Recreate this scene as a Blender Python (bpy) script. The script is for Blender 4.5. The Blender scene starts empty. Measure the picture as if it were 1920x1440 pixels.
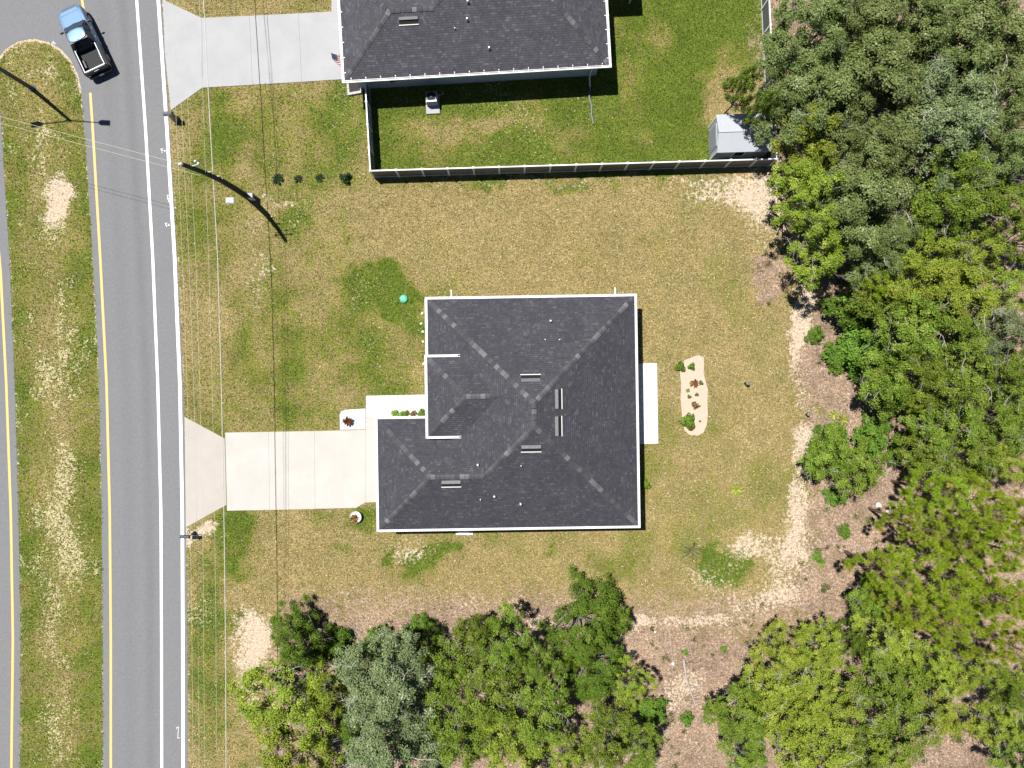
import bpy, bmesh, math, random
import numpy as np
from mathutils import Vector, Matrix

# ---------------------------------------------------------------- camera, sky, sun, exposure
S = 27.0            # survey grid: 27 grid units to the metre on the ground
H = 49.3            # height of the drone
scn = bpy.context.scene
col = scn.collection
cam_d = bpy.data.cameras.new('drone_camera')
cam = bpy.data.objects.new('drone_camera', cam_d)
col.objects.link(cam)
cam.location = (0, 0, H)
cam_d.sensor_width = 36.0
cam_d.lens = 36.0 * H / (1920.0 / S)
cam_d.clip_start = 0.5
cam_d.clip_end = 3000
scn.camera = cam

SUN_EL = math.radians(67.6)
SUN_X, SUN_Y = -0.765, 0.644           # horizontal direction towards the sun
wd = bpy.data.worlds.new('World')
scn.world = wd
wd.use_nodes = True
wn = wd.node_tree.nodes
bg = wn['Background']
sky = wn.new('ShaderNodeTexSky')
sky.sky_type = 'NISHITA'
sky.sun_disc = False
sky.sun_elevation = SUN_EL
sky.sun_rotation = math.atan2(SUN_X, SUN_Y) % (2 * math.pi)
sky.dust_density = 0.0
sky.air_density = 0.7        # very clear, dry air: a deep, dim blue sky and hard shadows
wd.node_tree.links.new(sky.outputs[0], bg.inputs[0])
bg.inputs[1].default_value = 0.05
sd = bpy.data.lights.new('sun', 'SUN')
sd.energy = 5.0
sd.angle = math.radians(0.5)
sd.color = (1.0, 0.965, 0.91)
sun = bpy.data.objects.new('sun', sd)
col.objects.link(sun)
ldir = Vector((-SUN_X * math.cos(SUN_EL), -SUN_Y * math.cos(SUN_EL), -math.sin(SUN_EL)))
sun.rotation_euler = ldir.to_track_quat('-Z', 'Y').to_euler()
sun.location = (-20, 20, 60)
vs = scn.view_settings
vs.view_transform = 'Standard'
vs.look = 'None'
vs.exposure = 0.62
vs.gamma = 1.0
vs.use_curve_mapping = False
scn.render.engine = 'CYCLES'
scn.cycles.max_bounces = 6
scn.cycles.diffuse_bounces = 2
scn.cycles.transparent_max_bounces = 6

# ---------------------------------------------------------------- helpers
rng = np.random.default_rng(11)
random.seed(11)


def W(px, py, z=0.0):
    """survey grid (as read off an orthophoto) -> world metres, for a point at height z"""
    k = (1.0 - z / H) / S
    return Vector(((px - 960.0) * k, (720.0 - py) * k, z))


class MB:
    def __init__(self):
        self.v = []
        self.f = []

    def add(self, vs_, fs_, M=None):
        o = len(self.v)
        for p in vs_:
            p = Vector(p)
            self.v.append(M @ p if M is not None else p)
        self.f += [[i + o for i in f] for f in fs_]
        return self

    def box(self, c, s, M=None, rz=0.0):
        x, y, z = s[0] / 2, s[1] / 2, s[2] / 2
        R = Matrix.Translation(Vector(c)) @ Matrix.Rotation(rz, 4, 'Z')
        if M is not None:
            R = M @ R
        vs_ = [(-x, -y, -z), (x, -y, -z), (x, y, -z), (-x, y, -z), (-x, -y, z), (x, -y, z), (x, y, z), (-x, y, z)]
        return self.add(vs_, [(0, 3, 2, 1), (4, 5, 6, 7), (0, 1, 5, 4), (1, 2, 6, 5), (2, 3, 7, 6), (3, 0, 4, 7)], R)

    def chamfer(self, c, s, b, M=None, rz=0.0):
        """box whose top edges are chamfered by b"""
        x, y, z = s[0] / 2, s[1] / 2, s[2] / 2
        R = Matrix.Translation(Vector(c)) @ Matrix.Rotation(rz, 4, 'Z')
        if M is not None:
            R = M @ R
        vs_ = [(-x, -y, -z), (x, -y, -z), (x, y, -z), (-x, y, -z),
               (-x, -y, z - b), (x, -y, z - b), (x, y, z - b), (-x, y, z - b),
               (-x + b, -y + b, z), (x - b, -y + b, z), (x - b, y - b, z), (-x + b, y - b, z)]
        f = [(0, 3, 2, 1), (8, 9, 10, 11)]
        for i in range(4):
            j = (i + 1) % 4
            f += [(i, j, j + 4, i + 4), (i + 4, j + 4, j + 8, i + 8)]
        return self.add(vs_, f, R)

    def prism(self, poly, z0, z1, M=None):
        n = len(poly)
        vs_ = [(p[0], p[1], z0) for p in poly] + [(p[0], p[1], z1) for p in poly]
        a = sum(poly[i][0] * poly[(i + 1) % n][1] - poly[(i + 1) % n][0] * poly[i][1] for i in range(n))
        top = list(range(n, 2 * n))
        bot = list(range(n))[::-1]
        sides = [(i, (i + 1) % n, n + (i + 1) % n, n + i) for i in range(n)]
        if a < 0:
            top = top[::-1]; bot = bot[::-1]; sides = [s_[::-1] for s_ in sides]
        return self.add(vs_, [top, bot] + sides, M)

    def tube(self, path, radii, n=6, cap=True, M=None):
        path = [Vector(p) for p in path]
        if not hasattr(radii, '__len__'):
            radii = [radii] * len(path)
        vs_, fs_ = [], []
        prev = None
        for i, p in enumerate(path):
            t = (path[min(i + 1, len(path) - 1)] - path[max(i - 1, 0)])
            if t.length < 1e-9:
                t = Vector((0, 0, 1))
            t.normalize()
            if prev is None:
                a = Vector((1, 0, 0)) if abs(t.x) < 0.8 else Vector((0, 1, 0))
            else:
                a = prev
            u = (a - t * a.dot(t))
            if u.length < 1e-6:
                u = t.orthogonal()
            u.normalize()
            prev = u
            w = t.cross(u)
            for k in range(n):
                an = 2 * math.pi * k / n
                vs_.append(p + (u * math.cos(an) + w * math.sin(an)) * radii[i])
        for i in range(len(path) - 1):
            for k in range(n):
                a, b = i * n + k, i * n + (k + 1) % n
                fs_.append((a, b, b + n, a + n))
        if cap:
            fs_.append(tuple(range(n))[::-1])
            fs_.append(tuple(range((len(path) - 1) * n, len(path) * n)))
        return self.add(vs_, fs_, M)

    def lathe(self, prof, n=16, M=None):
        """prof: list of (r, z) bottom to top"""
        vs_, fs_ = [], []
        for r, z in prof:
            for k in range(n):
                a = 2 * math.pi * k / n
                vs_.append((r * math.cos(a), r * math.sin(a), z))
        for i in range(len(prof) - 1):
            for k in range(n):
                a, b = i * n + k, i * n + (k + 1) % n
                fs_.append((a, b, b + n, a + n))
        fs_.append(tuple(range(n))[::-1])
        fs_.append(tuple(range((len(prof) - 1) * n, len(prof) * n)))
        return self.add(vs_, fs_, M)

    def loft(self, rings, cap=True, M=None):
        n = len(rings[0])
        vs_ = [p for r in rings for p in r]
        fs_ = []
        for i in range(len(rings) - 1):
            for k in range(n):
                a, b = i * n + k, i * n + (k + 1) % n
                fs_.append((a, b, b + n, a + n))
        if cap:
            fs_.append(tuple(range(n))[::-1])
            fs_.append(tuple(range((len(rings) - 1) * n, len(rings) * n)))
        return self.add(vs_, fs_, M)

    def mesh(self, name, off=None):
        me = bpy.data.meshes.new(name)
        o = Vector(off) if off is not None else Vector((0, 0, 0))
        me.from_pydata([tuple(p - o) for p in self.v], [], self.f)
        me.update()
        return me

    def build(self, name, mat, parent=None, off=None, smooth=False, bevel=0.0):
        me = self.mesh(name, off)
        if smooth:
            me.polygons.foreach_set('use_smooth', [True] * len(me.polygons))
        o = bpy.data.objects.new(name, me)
        col.objects.link(o)
        if mat is not None:
            me.materials.append(mat)
        if parent is not None:
            o.parent = parent
        if bevel:
            m = o.modifiers.new('bevel', 'BEVEL')
            m.width = bevel
            m.segments = 2
            m.limit_method = 'ANGLE'
        return o


def tag(o, label=None, cat=None, group=None, kind=None):
    if label: o['label'] = label
    if cat: o['category'] = cat
    if group: o['group'] = group
    if kind: o['kind'] = kind
    return o


def thing(name, label, cat, loc=(0, 0, 0), rz=0.0, group=None):
    o = bpy.data.objects.new(name, None)
    o.empty_display_size = 0.3
    col.objects.link(o)
    o.location = loc
    o.rotation_euler = (0, 0, rz)
    return tag(o, label, cat, group)


def inst(name, me, parent=None, loc=(0, 0, 0), rot=(0, 0, 0), sc=(1, 1, 1)):
    o = bpy.data.objects.new(name, me)
    col.objects.link(o)
    o.parent = parent
    o.location = loc
    o.rotation_euler = rot
    o.scale = sc
    return o


def np_mesh(name, verts, faces, mat, attrs=None, smooth=False):
    """verts (n,3), faces (m,k) numpy; attrs {name: (type, domain, array)}"""
    me = bpy.data.meshes.new(name)
    verts = np.ascontiguousarray(verts, dtype=np.float32)
    m, k = faces.shape
    me.vertices.add(len(verts))
    me.vertices.foreach_set('co', verts.ravel())
    me.loops.add(m * k)
    me.loops.foreach_set('vertex_index', np.ascontiguousarray(faces, dtype=np.int32).ravel())
    me.polygons.add(m)
    me.polygons.foreach_set('loop_start', np.arange(0, m * k, k, dtype=np.int32))
    if smooth:
        me.polygons.foreach_set('use_smooth', np.ones(m, dtype=bool))
    for an, (t, d, arr) in (attrs or {}).items():
        a = me.attributes.new(an, t, d)
        a.data.foreach_set('color' if 'COLOR' in t else 'value', np.ascontiguousarray(arr, dtype=np.float32).ravel())
    me.update(calc_edges=True)
    if mat is not None:
        me.materials.append(mat)
    return me


# ---------------------------------------------------------------- material helpers
class NT:
    def __init__(self, name):
        self.m = bpy.data.materials.new(name)
        self.m.use_nodes = True
        self.t = self.m.node_tree
        self.b = self.t.nodes['Principled BSDF']
        self.out = self.t.nodes['Material Output']

    def n(self, typ, **kw):
        nd = self.t.nodes.new(typ)
        for k, v in kw.items():
            setattr(nd, k, v)
        return nd

    def l(self, a, b):
        self.t.links.new(a, b)

    def val(self, sock, v):
        if isinstance(v, (int, float, tuple, list)):
            sock.default_value = v
        else:
            self.l(v, sock)

    def math(self, op, a, b=0.0, c=0.0, clamp=False):
        nd = self.n('ShaderNodeMath', operation=op, use_clamp=clamp)
        for i, v in enumerate((a, b, c)):
            self.val(nd.inputs[i], v)
        return nd.outputs[0]

    def noise(self, vec, scale, detail=3.0, rough=0.55, out=0):
        nd = self.n('ShaderNodeTexNoise')
        if vec is not None:
            self.l(vec, nd.inputs['Vector'])
        nd.inputs['Scale'].default_value = scale
        nd.inputs['Detail'].default_value = detail
        nd.inputs['Roughness'].default_value = rough
        return nd.outputs[out]

    def ramp(self, fac, stops):
        nd = self.n('ShaderNodeValToRGB')
        e = nd.color_ramp.elements
        while len(e) < len(stops):
            e.new(0.5)
        for i, (p, c) in enumerate(stops):
            e[i].position = p
            e[i].color = (c[0], c[1], c[2], 1) if hasattr(c, '__len__') else (c, c, c, 1)
        self.l(fac, nd.inputs[0])
        return nd.outputs[0]

    def mix(self, fac, a, b, mode='MIX'):
        nd = self.n('ShaderNodeMix', data_type='RGBA', blend_type=mode)
        self.val(nd.inputs[0], fac)
        for i, v in ((6, a), (7, b)):
            if isinstance(v, tuple):
                v = (v[0], v[1], v[2], 1)
            self.val(nd.inputs[i], v)
        return nd.outputs[2]

    def maprange(self, v, a, b, c=0.0, d=1.0, smooth=True):
        nd = self.n('ShaderNodeMapRange', interpolation_type='SMOOTHSTEP' if smooth else 'LINEAR')
        self.l(v, nd.inputs[0])
        for i, x in enumerate((a, b, c, d)):
            nd.inputs[i + 1].default_value = x
        return nd.outputs[0]

    def attr(self, name, out='Fac'):
        nd = self.n('ShaderNodeAttribute', attribute_name=name)
        return nd.outputs[out]

    def objco(self):
        return self.n('ShaderNodeTexCoord').outputs['Object']

    def bump(self, h, strength=0.4, dist=0.02):
        nd = self.n('ShaderNodeBump')
        nd.inputs['Strength'].default_value = strength
        nd.inputs['Distance'].default_value = dist
        self.l(h, nd.inputs['Height'])
        self.l(nd.outputs[0], self.b.inputs['Normal'])


def simple(name, c, rough=0.6, metal=0.0, var=0.12, scale=6.0, bump=0.0, spec=0.5, coat=0.0):
    """paint / plastic / metal with uneven tone and dirt"""
    t = NT(name)
    co = t.objco()
    n1 = t.noise(co, scale, 4)
    n2 = t.noise(co, scale * 7, 3)
    s_ = t.math('ADD', t.math('MULTIPLY', n1, 0.65), t.math('MULTIPLY', n2, 0.35))
    lo = tuple(x * (1 - var) for x in c)
    hi = tuple(min(1, x * (1 + var)) for x in c)
    cr = t.ramp(s_, [(0.3, lo), (0.7, hi)])
    t.l(cr, t.b.inputs['Base Color'])
    t.b.inputs['Roughness'].default_value = rough
    t.b.inputs['Metallic'].default_value = metal
    t.b.inputs['Specular IOR Level'].default_value = spec
    if coat:
        t.b.inputs['Coat Weight'].default_value = coat
        t.b.inputs['Coat Roughness'].default_value = 0.05
    if bump:
        t.bump(n2, bump, 0.01)
    return t.m


def asphalt_mat():
    t = NT('asphalt')
    co = t.objco()
    big = t.noise(co, 0.35, 4)
    fine = t.noise(co, 38, 2)
    mid = t.noise(co, 5, 5, 0.65)
    a = t.attr('across')      # metres from the yellow line
    # polished wheel paths and an oil-darkened lane centre: wear of the surface itself
    w1 = t.math('ABSOLUTE', t.math('SUBTRACT', a, 1.35))
    w1 = t.maprange(w1, 0.0, 0.75, 1, 0)
    w2 = t.math('ABSOLUTE', t.math('SUBTRACT', a, 2.75))
    w2 = t.maprange(w2, 0.0, 0.6, 1, 0)
    wear = t.math('MAXIMUM', t.math('MULTIPLY', w1, 0.55), w2)
    wear = t.math('MULTIPLY', wear, t.maprange(big, 0.3, 0.7, 0.45, 1.0))
    base = t.ramp(mid, [(0.25, (0.148, 0.148, 0.154)), (0.75, (0.178, 0.178, 0.184))])
    base = t.mix(t.math('MULTIPLY', wear, 0.30), base, (0.080, 0.082, 0.092))
    base = t.mix(t.maprange(big, 0.45, 0.75, 0, 0.25), base, (0.185, 0.184, 0.186))
    grain = t.ramp(t.math('ADD', t.math('MULTIPLY', fine, 0.5), t.math('MULTIPLY', t.noise(co, 13, 3, 0.7), 0.5)), [(0.36, 0.84), (0.64, 1.15)])
    base = t.mix(1.0, base, grain, 'MULTIPLY')
    spots = t.maprange(t.noise(co, 1.9, 6, 0.75), 0.70, 0.78, 0, 0.35)
    base = t.mix(spots, base, (0.05, 0.05, 0.05))
    t.l(base, t.b.inputs['Base Color'])
    t.b.inputs['Roughness'].default_value = 0.9
    t.b.inputs['Specular IOR Level'].default_value = 0.25
    t.bump(fine, 0.35, 0.01)
    return t.m


def paint_mat(name, c, worn=(0.16, 0.16, 0.165)):
    t = NT(name)
    co = t.objco()
    n = t.noise(co, 9, 6, 0.7)
    n2 = t.noise(co, 1.3, 3)
    f = t.maprange(t.math('ADD', n, t.math('MULTIPLY', n2, 0.25)), 0.72, 0.86, 0, 0.55)
    cc = t.mix(f, c, worn)
    t.l(cc, t.b.inputs['Base Color'])
    t.b.inputs['Roughness'].default_value = 0.7
    return t.m


def concrete_mat(name, lo, hi, stain=(0.30, 0.27, 0.235)):
    t = NT(name)
    co = t.objco()
    n1 = t.noise(co, 0.6, 5, 0.6)
    n2 = t.noise(co, 9, 5, 0.7)
    n3 = t.noise(co, 60, 2)
    b = t.ramp(n1, [(0.3, lo), (0.7, hi)])
    b = t.mix(t.maprange(n2, 0.62, 0.80, 0, 0.22), b, stain)
    b = t.mix(1.0, b, t.ramp(n3, [(0.25, 0.93), (0.75, 1.05)]), 'MULTIPLY')
    t.l(b, t.b.inputs['Base Color'])
    t.b.inputs['Roughness'].default_value = 0.9
    t.bump(n3, 0.2, 0.004)
    return t.m


def shingle_mat(name, k=1.0):
    """laminated asphalt shingles: uv in metres, u along the course, v up the slope"""
    t = NT(name)
    uv = t.n('ShaderNodeUVMap').outputs[0]
    sep = t.n('ShaderNodeSeparateXYZ')
    t.l(uv, sep.inputs[0])
    u, v = sep.outputs[0], sep.outputs[1]
    row = t.math('FLOOR', t.math('DIVIDE', v, 0.145))
    fv = t.math('FRACT', t.math('DIVIDE', v, 0.145))
    wn1 = t.n('ShaderNodeTexWhiteNoise', noise_dimensions='1D')
    t.l(row, wn1.inputs['W'])
    us = t.math('ADD', t.math('DIVIDE', u, 0.15), t.math('MULTIPLY', wn1.outputs[0], 7.0))
    # uneven tab widths: bend u a little before flooring it
    us = t.math('ADD', us, t.math('MULTIPLY', t.math('SINE', t.math('MULTIPLY', us, 1.7)), 0.45))
    tabi = t.math('FLOOR', us)
    fu = t.math('FRACT', us)
    cmb = t.n('ShaderNodeCombineXYZ')
    t.l(tabi, cmb.inputs[0]); t.l(row, cmb.inputs[1])
    wn2 = t.n('ShaderNodeTexWhiteNoise', noise_dimensions='2D')
    t.l(cmb.outputs[0], wn2.inputs['Vector'])
    tone = wn2.outputs[0]
    c = t.ramp(tone, [(0.0, (0.040, 0.039, 0.046)), (0.55, (0.049, 0.048, 0.056)), (0.90, (0.057, 0.056, 0.065)), (1.0, (0.082, 0.081, 0.091))])
    co = t.objco()
    big = t.noise(co, 0.9, 4)
    c = t.mix(1.0, c, t.ramp(big, [(0.35, 0.90), (0.65, 1.1)]), 'MULTIPLY')
    gran = t.noise(co, 45, 2)
    c = t.mix(1.0, c, t.ramp(gran, [(0.3, 0.75), (0.7, 1.25)]), 'MULTIPLY')
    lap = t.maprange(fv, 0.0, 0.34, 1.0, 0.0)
    side = t.maprange(t.math('ABSOLUTE', t.math('SUBTRACT', fu, 0.5)), 0.44, 0.5, 0, 1)
    h = t.math('SUBTRACT', t.math('ADD', t.math('MULTIPLY', t.math('SUBTRACT', 1.0, fv), 1.0), t.math('MULTIPLY', tone, 0.5)), t.math('MULTIPLY', side, 0.4))
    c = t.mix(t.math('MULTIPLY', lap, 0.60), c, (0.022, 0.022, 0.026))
    c = t.mix(1.0, c, (k, k, k * 1.03), 'MULTIPLY')
    t.l(c, t.b.inputs['Base Color'])
    t.b.inputs['Roughness'].default_value = 0.85
    t.b.inputs['Specular IOR Level'].default_value = 0.3
    t.bump(h, 0.55, 0.012)
    return t.m


def cap_mat():
    t = NT('ridge_cap_shingle')
    oi = t.n('ShaderNodeObjectInfo').outputs['Random']
    co = t.objco()
    c = t.ramp(oi, [(0.0, (0.040, 0.039, 0.046)), (0.45, (0.054, 0.053, 0.061)), (0.75, (0.078, 0.077, 0.086)), (1.0, (0.145, 0.143, 0.155))])
    c = t.mix(1.0, c, t.ramp(t.noise(co, 45, 2), [(0.3, 0.8), (0.7, 1.2)]), 'MULTIPLY')
    t.l(c, t.b.inputs['Base Color'])
    t.b.inputs['Roughness'].default_value = 0.85
    return t.m


def leaf_mat(name, stops, transl=0.35, rough=0.55):
    """colour from the leaf's own tone, a little hue drift from tree to tree"""
    t = NT(name)
    tone = t.attr('tone')
    oi = t.n('ShaderNodeObjectInfo').outputs['Random']
    c = t.ramp(tone, stops)
    hsv = t.n('ShaderNodeHueSaturation')
    t.val(hsv.inputs['Hue'], t.math('ADD', 0.492, t.math('MULTIPLY', oi, 0.022)))
    t.val(hsv.inputs['Value'], t.math('ADD', 0.88, t.math('MULTIPLY', oi, 0.26)))
    t.l(c, hsv.inputs['Color'])
    c = hsv.outputs[0]
    t.l(c, t.b.inputs['Base Color'])
    t.b.inputs['Roughness'].default_value = 0.65
    t.b.inputs['Specular IOR Level'].default_value = 0.12
    tr = t.n('ShaderNodeBsdfTranslucent')
    t.l(c, tr.inputs[0])
    mx = t.n('ShaderNodeMixShader')
    mx.inputs[0].default_value = transl
    t.l(t.b.outputs[0], mx.inputs[1])
    t.l(tr.outputs[0], mx.inputs[2])
    t.l(mx.outputs[0], t.out.inputs[0])
    return t.m


def bark_mat(name, lo, hi):
    t = NT(name)
    co = t.objco()
    n = t.noise(co, 7, 5, 0.7)
    t.l(t.ramp(n, [(0.3, lo), (0.7, hi)]), t.b.inputs['Base Color'])
    t.b.inputs['Roughness'].default_value = 0.9
    t.bump(n, 0.5, 0.02)
    return t.m


M = {}
M['asphalt'] = asphalt_mat()
M['white_paint'] = paint_mat('white_road_paint', (0.80, 0.80, 0.80))
M['yellow_paint'] = paint_mat('yellow_road_paint', (0.66, 0.42, 0.13))
M['mark_paint'] = paint_mat('sprayed_white_paint', (0.55, 0.56, 0.56))
M['teal_paint'] = paint_mat('sprayed_teal_paint', (0.30, 0.50, 0.48))
M['concrete'] = concrete_mat('pale_concrete', (0.405, 0.382, 0.350), (0.452, 0.432, 0.404))
M['concrete_apron'] = concrete_mat('apron_concrete', (0.365, 0.330, 0.295), (0.405, 0.372, 0.338))
M['concrete_grey'] = concrete_mat('grey_concrete', (0.315, 0.315, 0.322), (0.36, 0.36, 0.368), (0.25, 0.25, 0.25))
M['patio'] = concrete_mat('white_concrete', (0.54, 0.535, 0.525), (0.61, 0.605, 0.595))
M['shingle'] = shingle_mat('charcoal_shingles')
M['shingle_b'] = shingle_mat('weathered_charcoal_shingles', 1.18)
M['cap'] = cap_mat()
M['white_metal'] = simple('white_painted_metal', (0.74, 0.74, 0.73), 0.4, var=0.06)
M['white_vinyl'] = simple('white_vinyl', (0.70, 0.71, 0.72), 0.45, var=0.06, scale=3)
M['grey_vinyl'] = simple('grey_vinyl_boards', (0.115, 0.122, 0.13), 0.5, var=0.12, scale=3)
M['stucco'] = simple('pale_grey_stucco', (0.42, 0.45, 0.48), 0.85, var=0.10, bump=0.3)
M['stucco_w'] = simple('white_stucco', (0.66, 0.65, 0.62), 0.85, var=0.08, bump=0.3)
M['vent_metal'] = simple('galvanised_vent', (0.11, 0.11, 0.12), 0.6, var=0.3)
M['dark_metal'] = simple('black_metal', (0.012, 0.012, 0.013), 0.5, var=0.3)
M['black_slot'] = simple('black_mesh', (0.006, 0.006, 0.006), 0.9, var=0.2)
M['pole_wood'] = bark_mat('creosoted_wood', (0.012, 0.013, 0.015), (0.05, 0.052, 0.056))
M['lamp_pole'] = simple('grey_lamp_pole', (0.06, 0.063, 0.075), 0.55, var=0.2)
M['wire'] = simple('aluminium_wire', (0.52, 0.53, 0.42), 0.5, metal=0.1, var=0.08)
M['cable'] = simple('grey_cable', (0.46, 0.46, 0.42), 0.7, var=0.2)
M['glass'] = simple('dark_glass', (0.012, 0.016, 0.020), 0.06, var=0.1, spec=0.7)
M['rubber'] = simple('tyre_rubber', (0.015, 0.015, 0.015), 0.85, var=0.3)
M['plastic_grey'] = simple('grey_plastic', (0.13, 0.135, 0.15), 0.45, var=0.25)
M['green_lid'] = simple('green_plastic_lid', (0.06, 0.36, 0.24), 0.5, var=0.15)
M['blue_lid'] = simple('pale_blue_plastic', (0.42, 0.53, 0.62), 0.6, var=0.12)
M['white_rock'] = simple('white_rock', (0.70, 0.69, 0.66), 0.9, var=0.22, scale=14, bump=0.8)
M['pot'] = simple('dark_clay_pot', (0.10, 0.09, 0.085), 0.7, var=0.2)
M['mulch'] = simple('dark_mulch', (0.035, 0.030, 0.032), 0.95, var=0.6, scale=18, bump=0.9)
M['block'] = concrete_mat('edging_block', (0.36, 0.34, 0.33), (0.48, 0.46, 0.45))
M['red_lens'] = simple('red_lamp_lens', (0.22, 0.012, 0.014), 0.2, var=0.1)
M['lamp_lens'] = simple('clear_lamp_lens', (0.5, 0.52, 0.55), 0.15, var=0.1)
M['chrome'] = simple('chrome_trim', (0.34, 0.35, 0.37), 0.4, metal=0.5, var=0.08)
M['bark'] = bark_mat('grey_bark', (0.10, 0.09, 0.08), (0.24, 0.22, 0.20))
M['bark_pale'] = bark_mat('pale_bark', (0.22, 0.205, 0.18), (0.46, 0.44, 0.40))
M['bark_pine'] = bark_mat('pine_bark', (0.07, 0.045, 0.032), (0.19, 0.13, 0.095))
M['deadwood'] = bark_mat('weathered_deadwood', (0.22, 0.19, 0.16), (0.46, 0.42, 0.38))
M['shed_roof'] = simple('white_shed_roof', (0.37, 0.39, 0.425), 0.5, var=0.06)
M['shed_wall'] = simple('grey_resin_wall', (0.36, 0.40, 0.42), 0.6, var=0.08)
M['soil_sand'] = simple('bed_sand', (0.46, 0.37, 0.285), 0.95, var=0.14, scale=9, bump=0.6)

# ---------------------------------------------------------------- what grows where (grid coordinates)
def vnoise(x, y, seed=0):
    xi = np.floor(x).astype(np.int64); yi = np.floor(y).astype(np.int64)
    xf = x - xi; yf = y - yi
    def hsh(a, b):
        h = (a * 374761393 + b * 668265263 + seed * 1442695041) & 0x7fffffff
        h = ((h ^ (h >> 13)) * 1274126177) & 0x7fffffff
        return ((h ^ (h >> 16)) & 0xffff) / 65535.0
    u = xf * xf * (3 - 2 * xf); v = yf * yf * (3 - 2 * yf)
    return (hsh(xi, yi) * (1 - u) + hsh(xi + 1, yi) * u) * (1 - v) + (hsh(xi, yi + 1) * (1 - u) + hsh(xi + 1, yi + 1) * u) * v


def fbm(x, y, sc, seed=0, octs=4):
    t = 0; a = 0.5; tot = 0
    for i in range(octs):
        t = t + a * vnoise(x / sc * 2 ** i, y / sc * 2 ** i, seed + i * 17)
        tot += a; a *= 0.55
    return t / tot


def sst(x, a, b):
    t = np.clip((x - a) / (b - a), 0, 1)
    return t * t * (3 - 2 * t)


def in_poly(x, y, poly):
    r = np.zeros(x.shape, bool)
    n = len(poly)
    for i in range(n):
        x1, y1 = poly[i]; x2, y2 = poly[(i + 1) % n]
        if y1 == y2:
            continue
        c = ((y1 > y) != (y2 > y)) & (x < (x2 - x1) * (y - y1) / (y2 - y1) + x1)
        r ^= c
    return r


def blob(x, y, cx, cy, rx, ry):
    """1 in the middle, 0 at the rim of the ellipse"""
    return np.clip(1 - np.sqrt(((x - cx) / rx) ** 2 + ((y - cy) / ry) ** 2), 0, 1)


def lut(pts):
    a = np.array(sorted(pts))
    return lambda y: np.interp(y, a[:, 0], a[:, 1])


# road lines: (y, x)
EDGE_L = lut([(-900, 60), (0, 141), (165, 152), (260, 160), (480, 174), (720, 186), (960, 191), (1200, 193), (1440, 193.5), (2300, 190)])
YEL = lut([(-900, 84), (0, 154), (24, 158), (175, 169.5), (240, 174), (480, 188), (720, 200), (960, 206), (1200, 208), (1440, 208), (2300, 204)])
WHT = lut([(-900, 180), (0, 256.5), (240, 273), (480, 286.5), (720, 296), (960, 302), (1200, 303), (1440, 303.5), (2300, 299)])
OUT = lut([(-900, 215), (0, 297), (240, 313), (480, 327.5), (720, 337.5), (960, 342), (1200, 343), (1440, 343.5), (2300, 340)])
EDGE_R = lut([(-900, 221), (0, 303), (240, 318.5), (480, 332.5), (720, 344), (960, 348), (1200, 352), (1440, 353), (2300, 349)])
YEL_W = lut([(-900, -300), (200, -48), (360, -14), (500, 1), (720, 12), (960, 20.5), (1200, 24.5), (1440, 21.5), (2300, -10)])
EDGE_W = lut([(150, -12), (220, 2), (360, 10), (480, 18), (720, 28), (960, 35), (1200, 39), (1440, 38), (2300, 8)])
NOSE = [(152, 165), (147, 142), (133, 113), (115, 93), (92, 79), (62, 72), (32, 78), (10, 92), (-8, 115), (-14, 150)]


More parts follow.
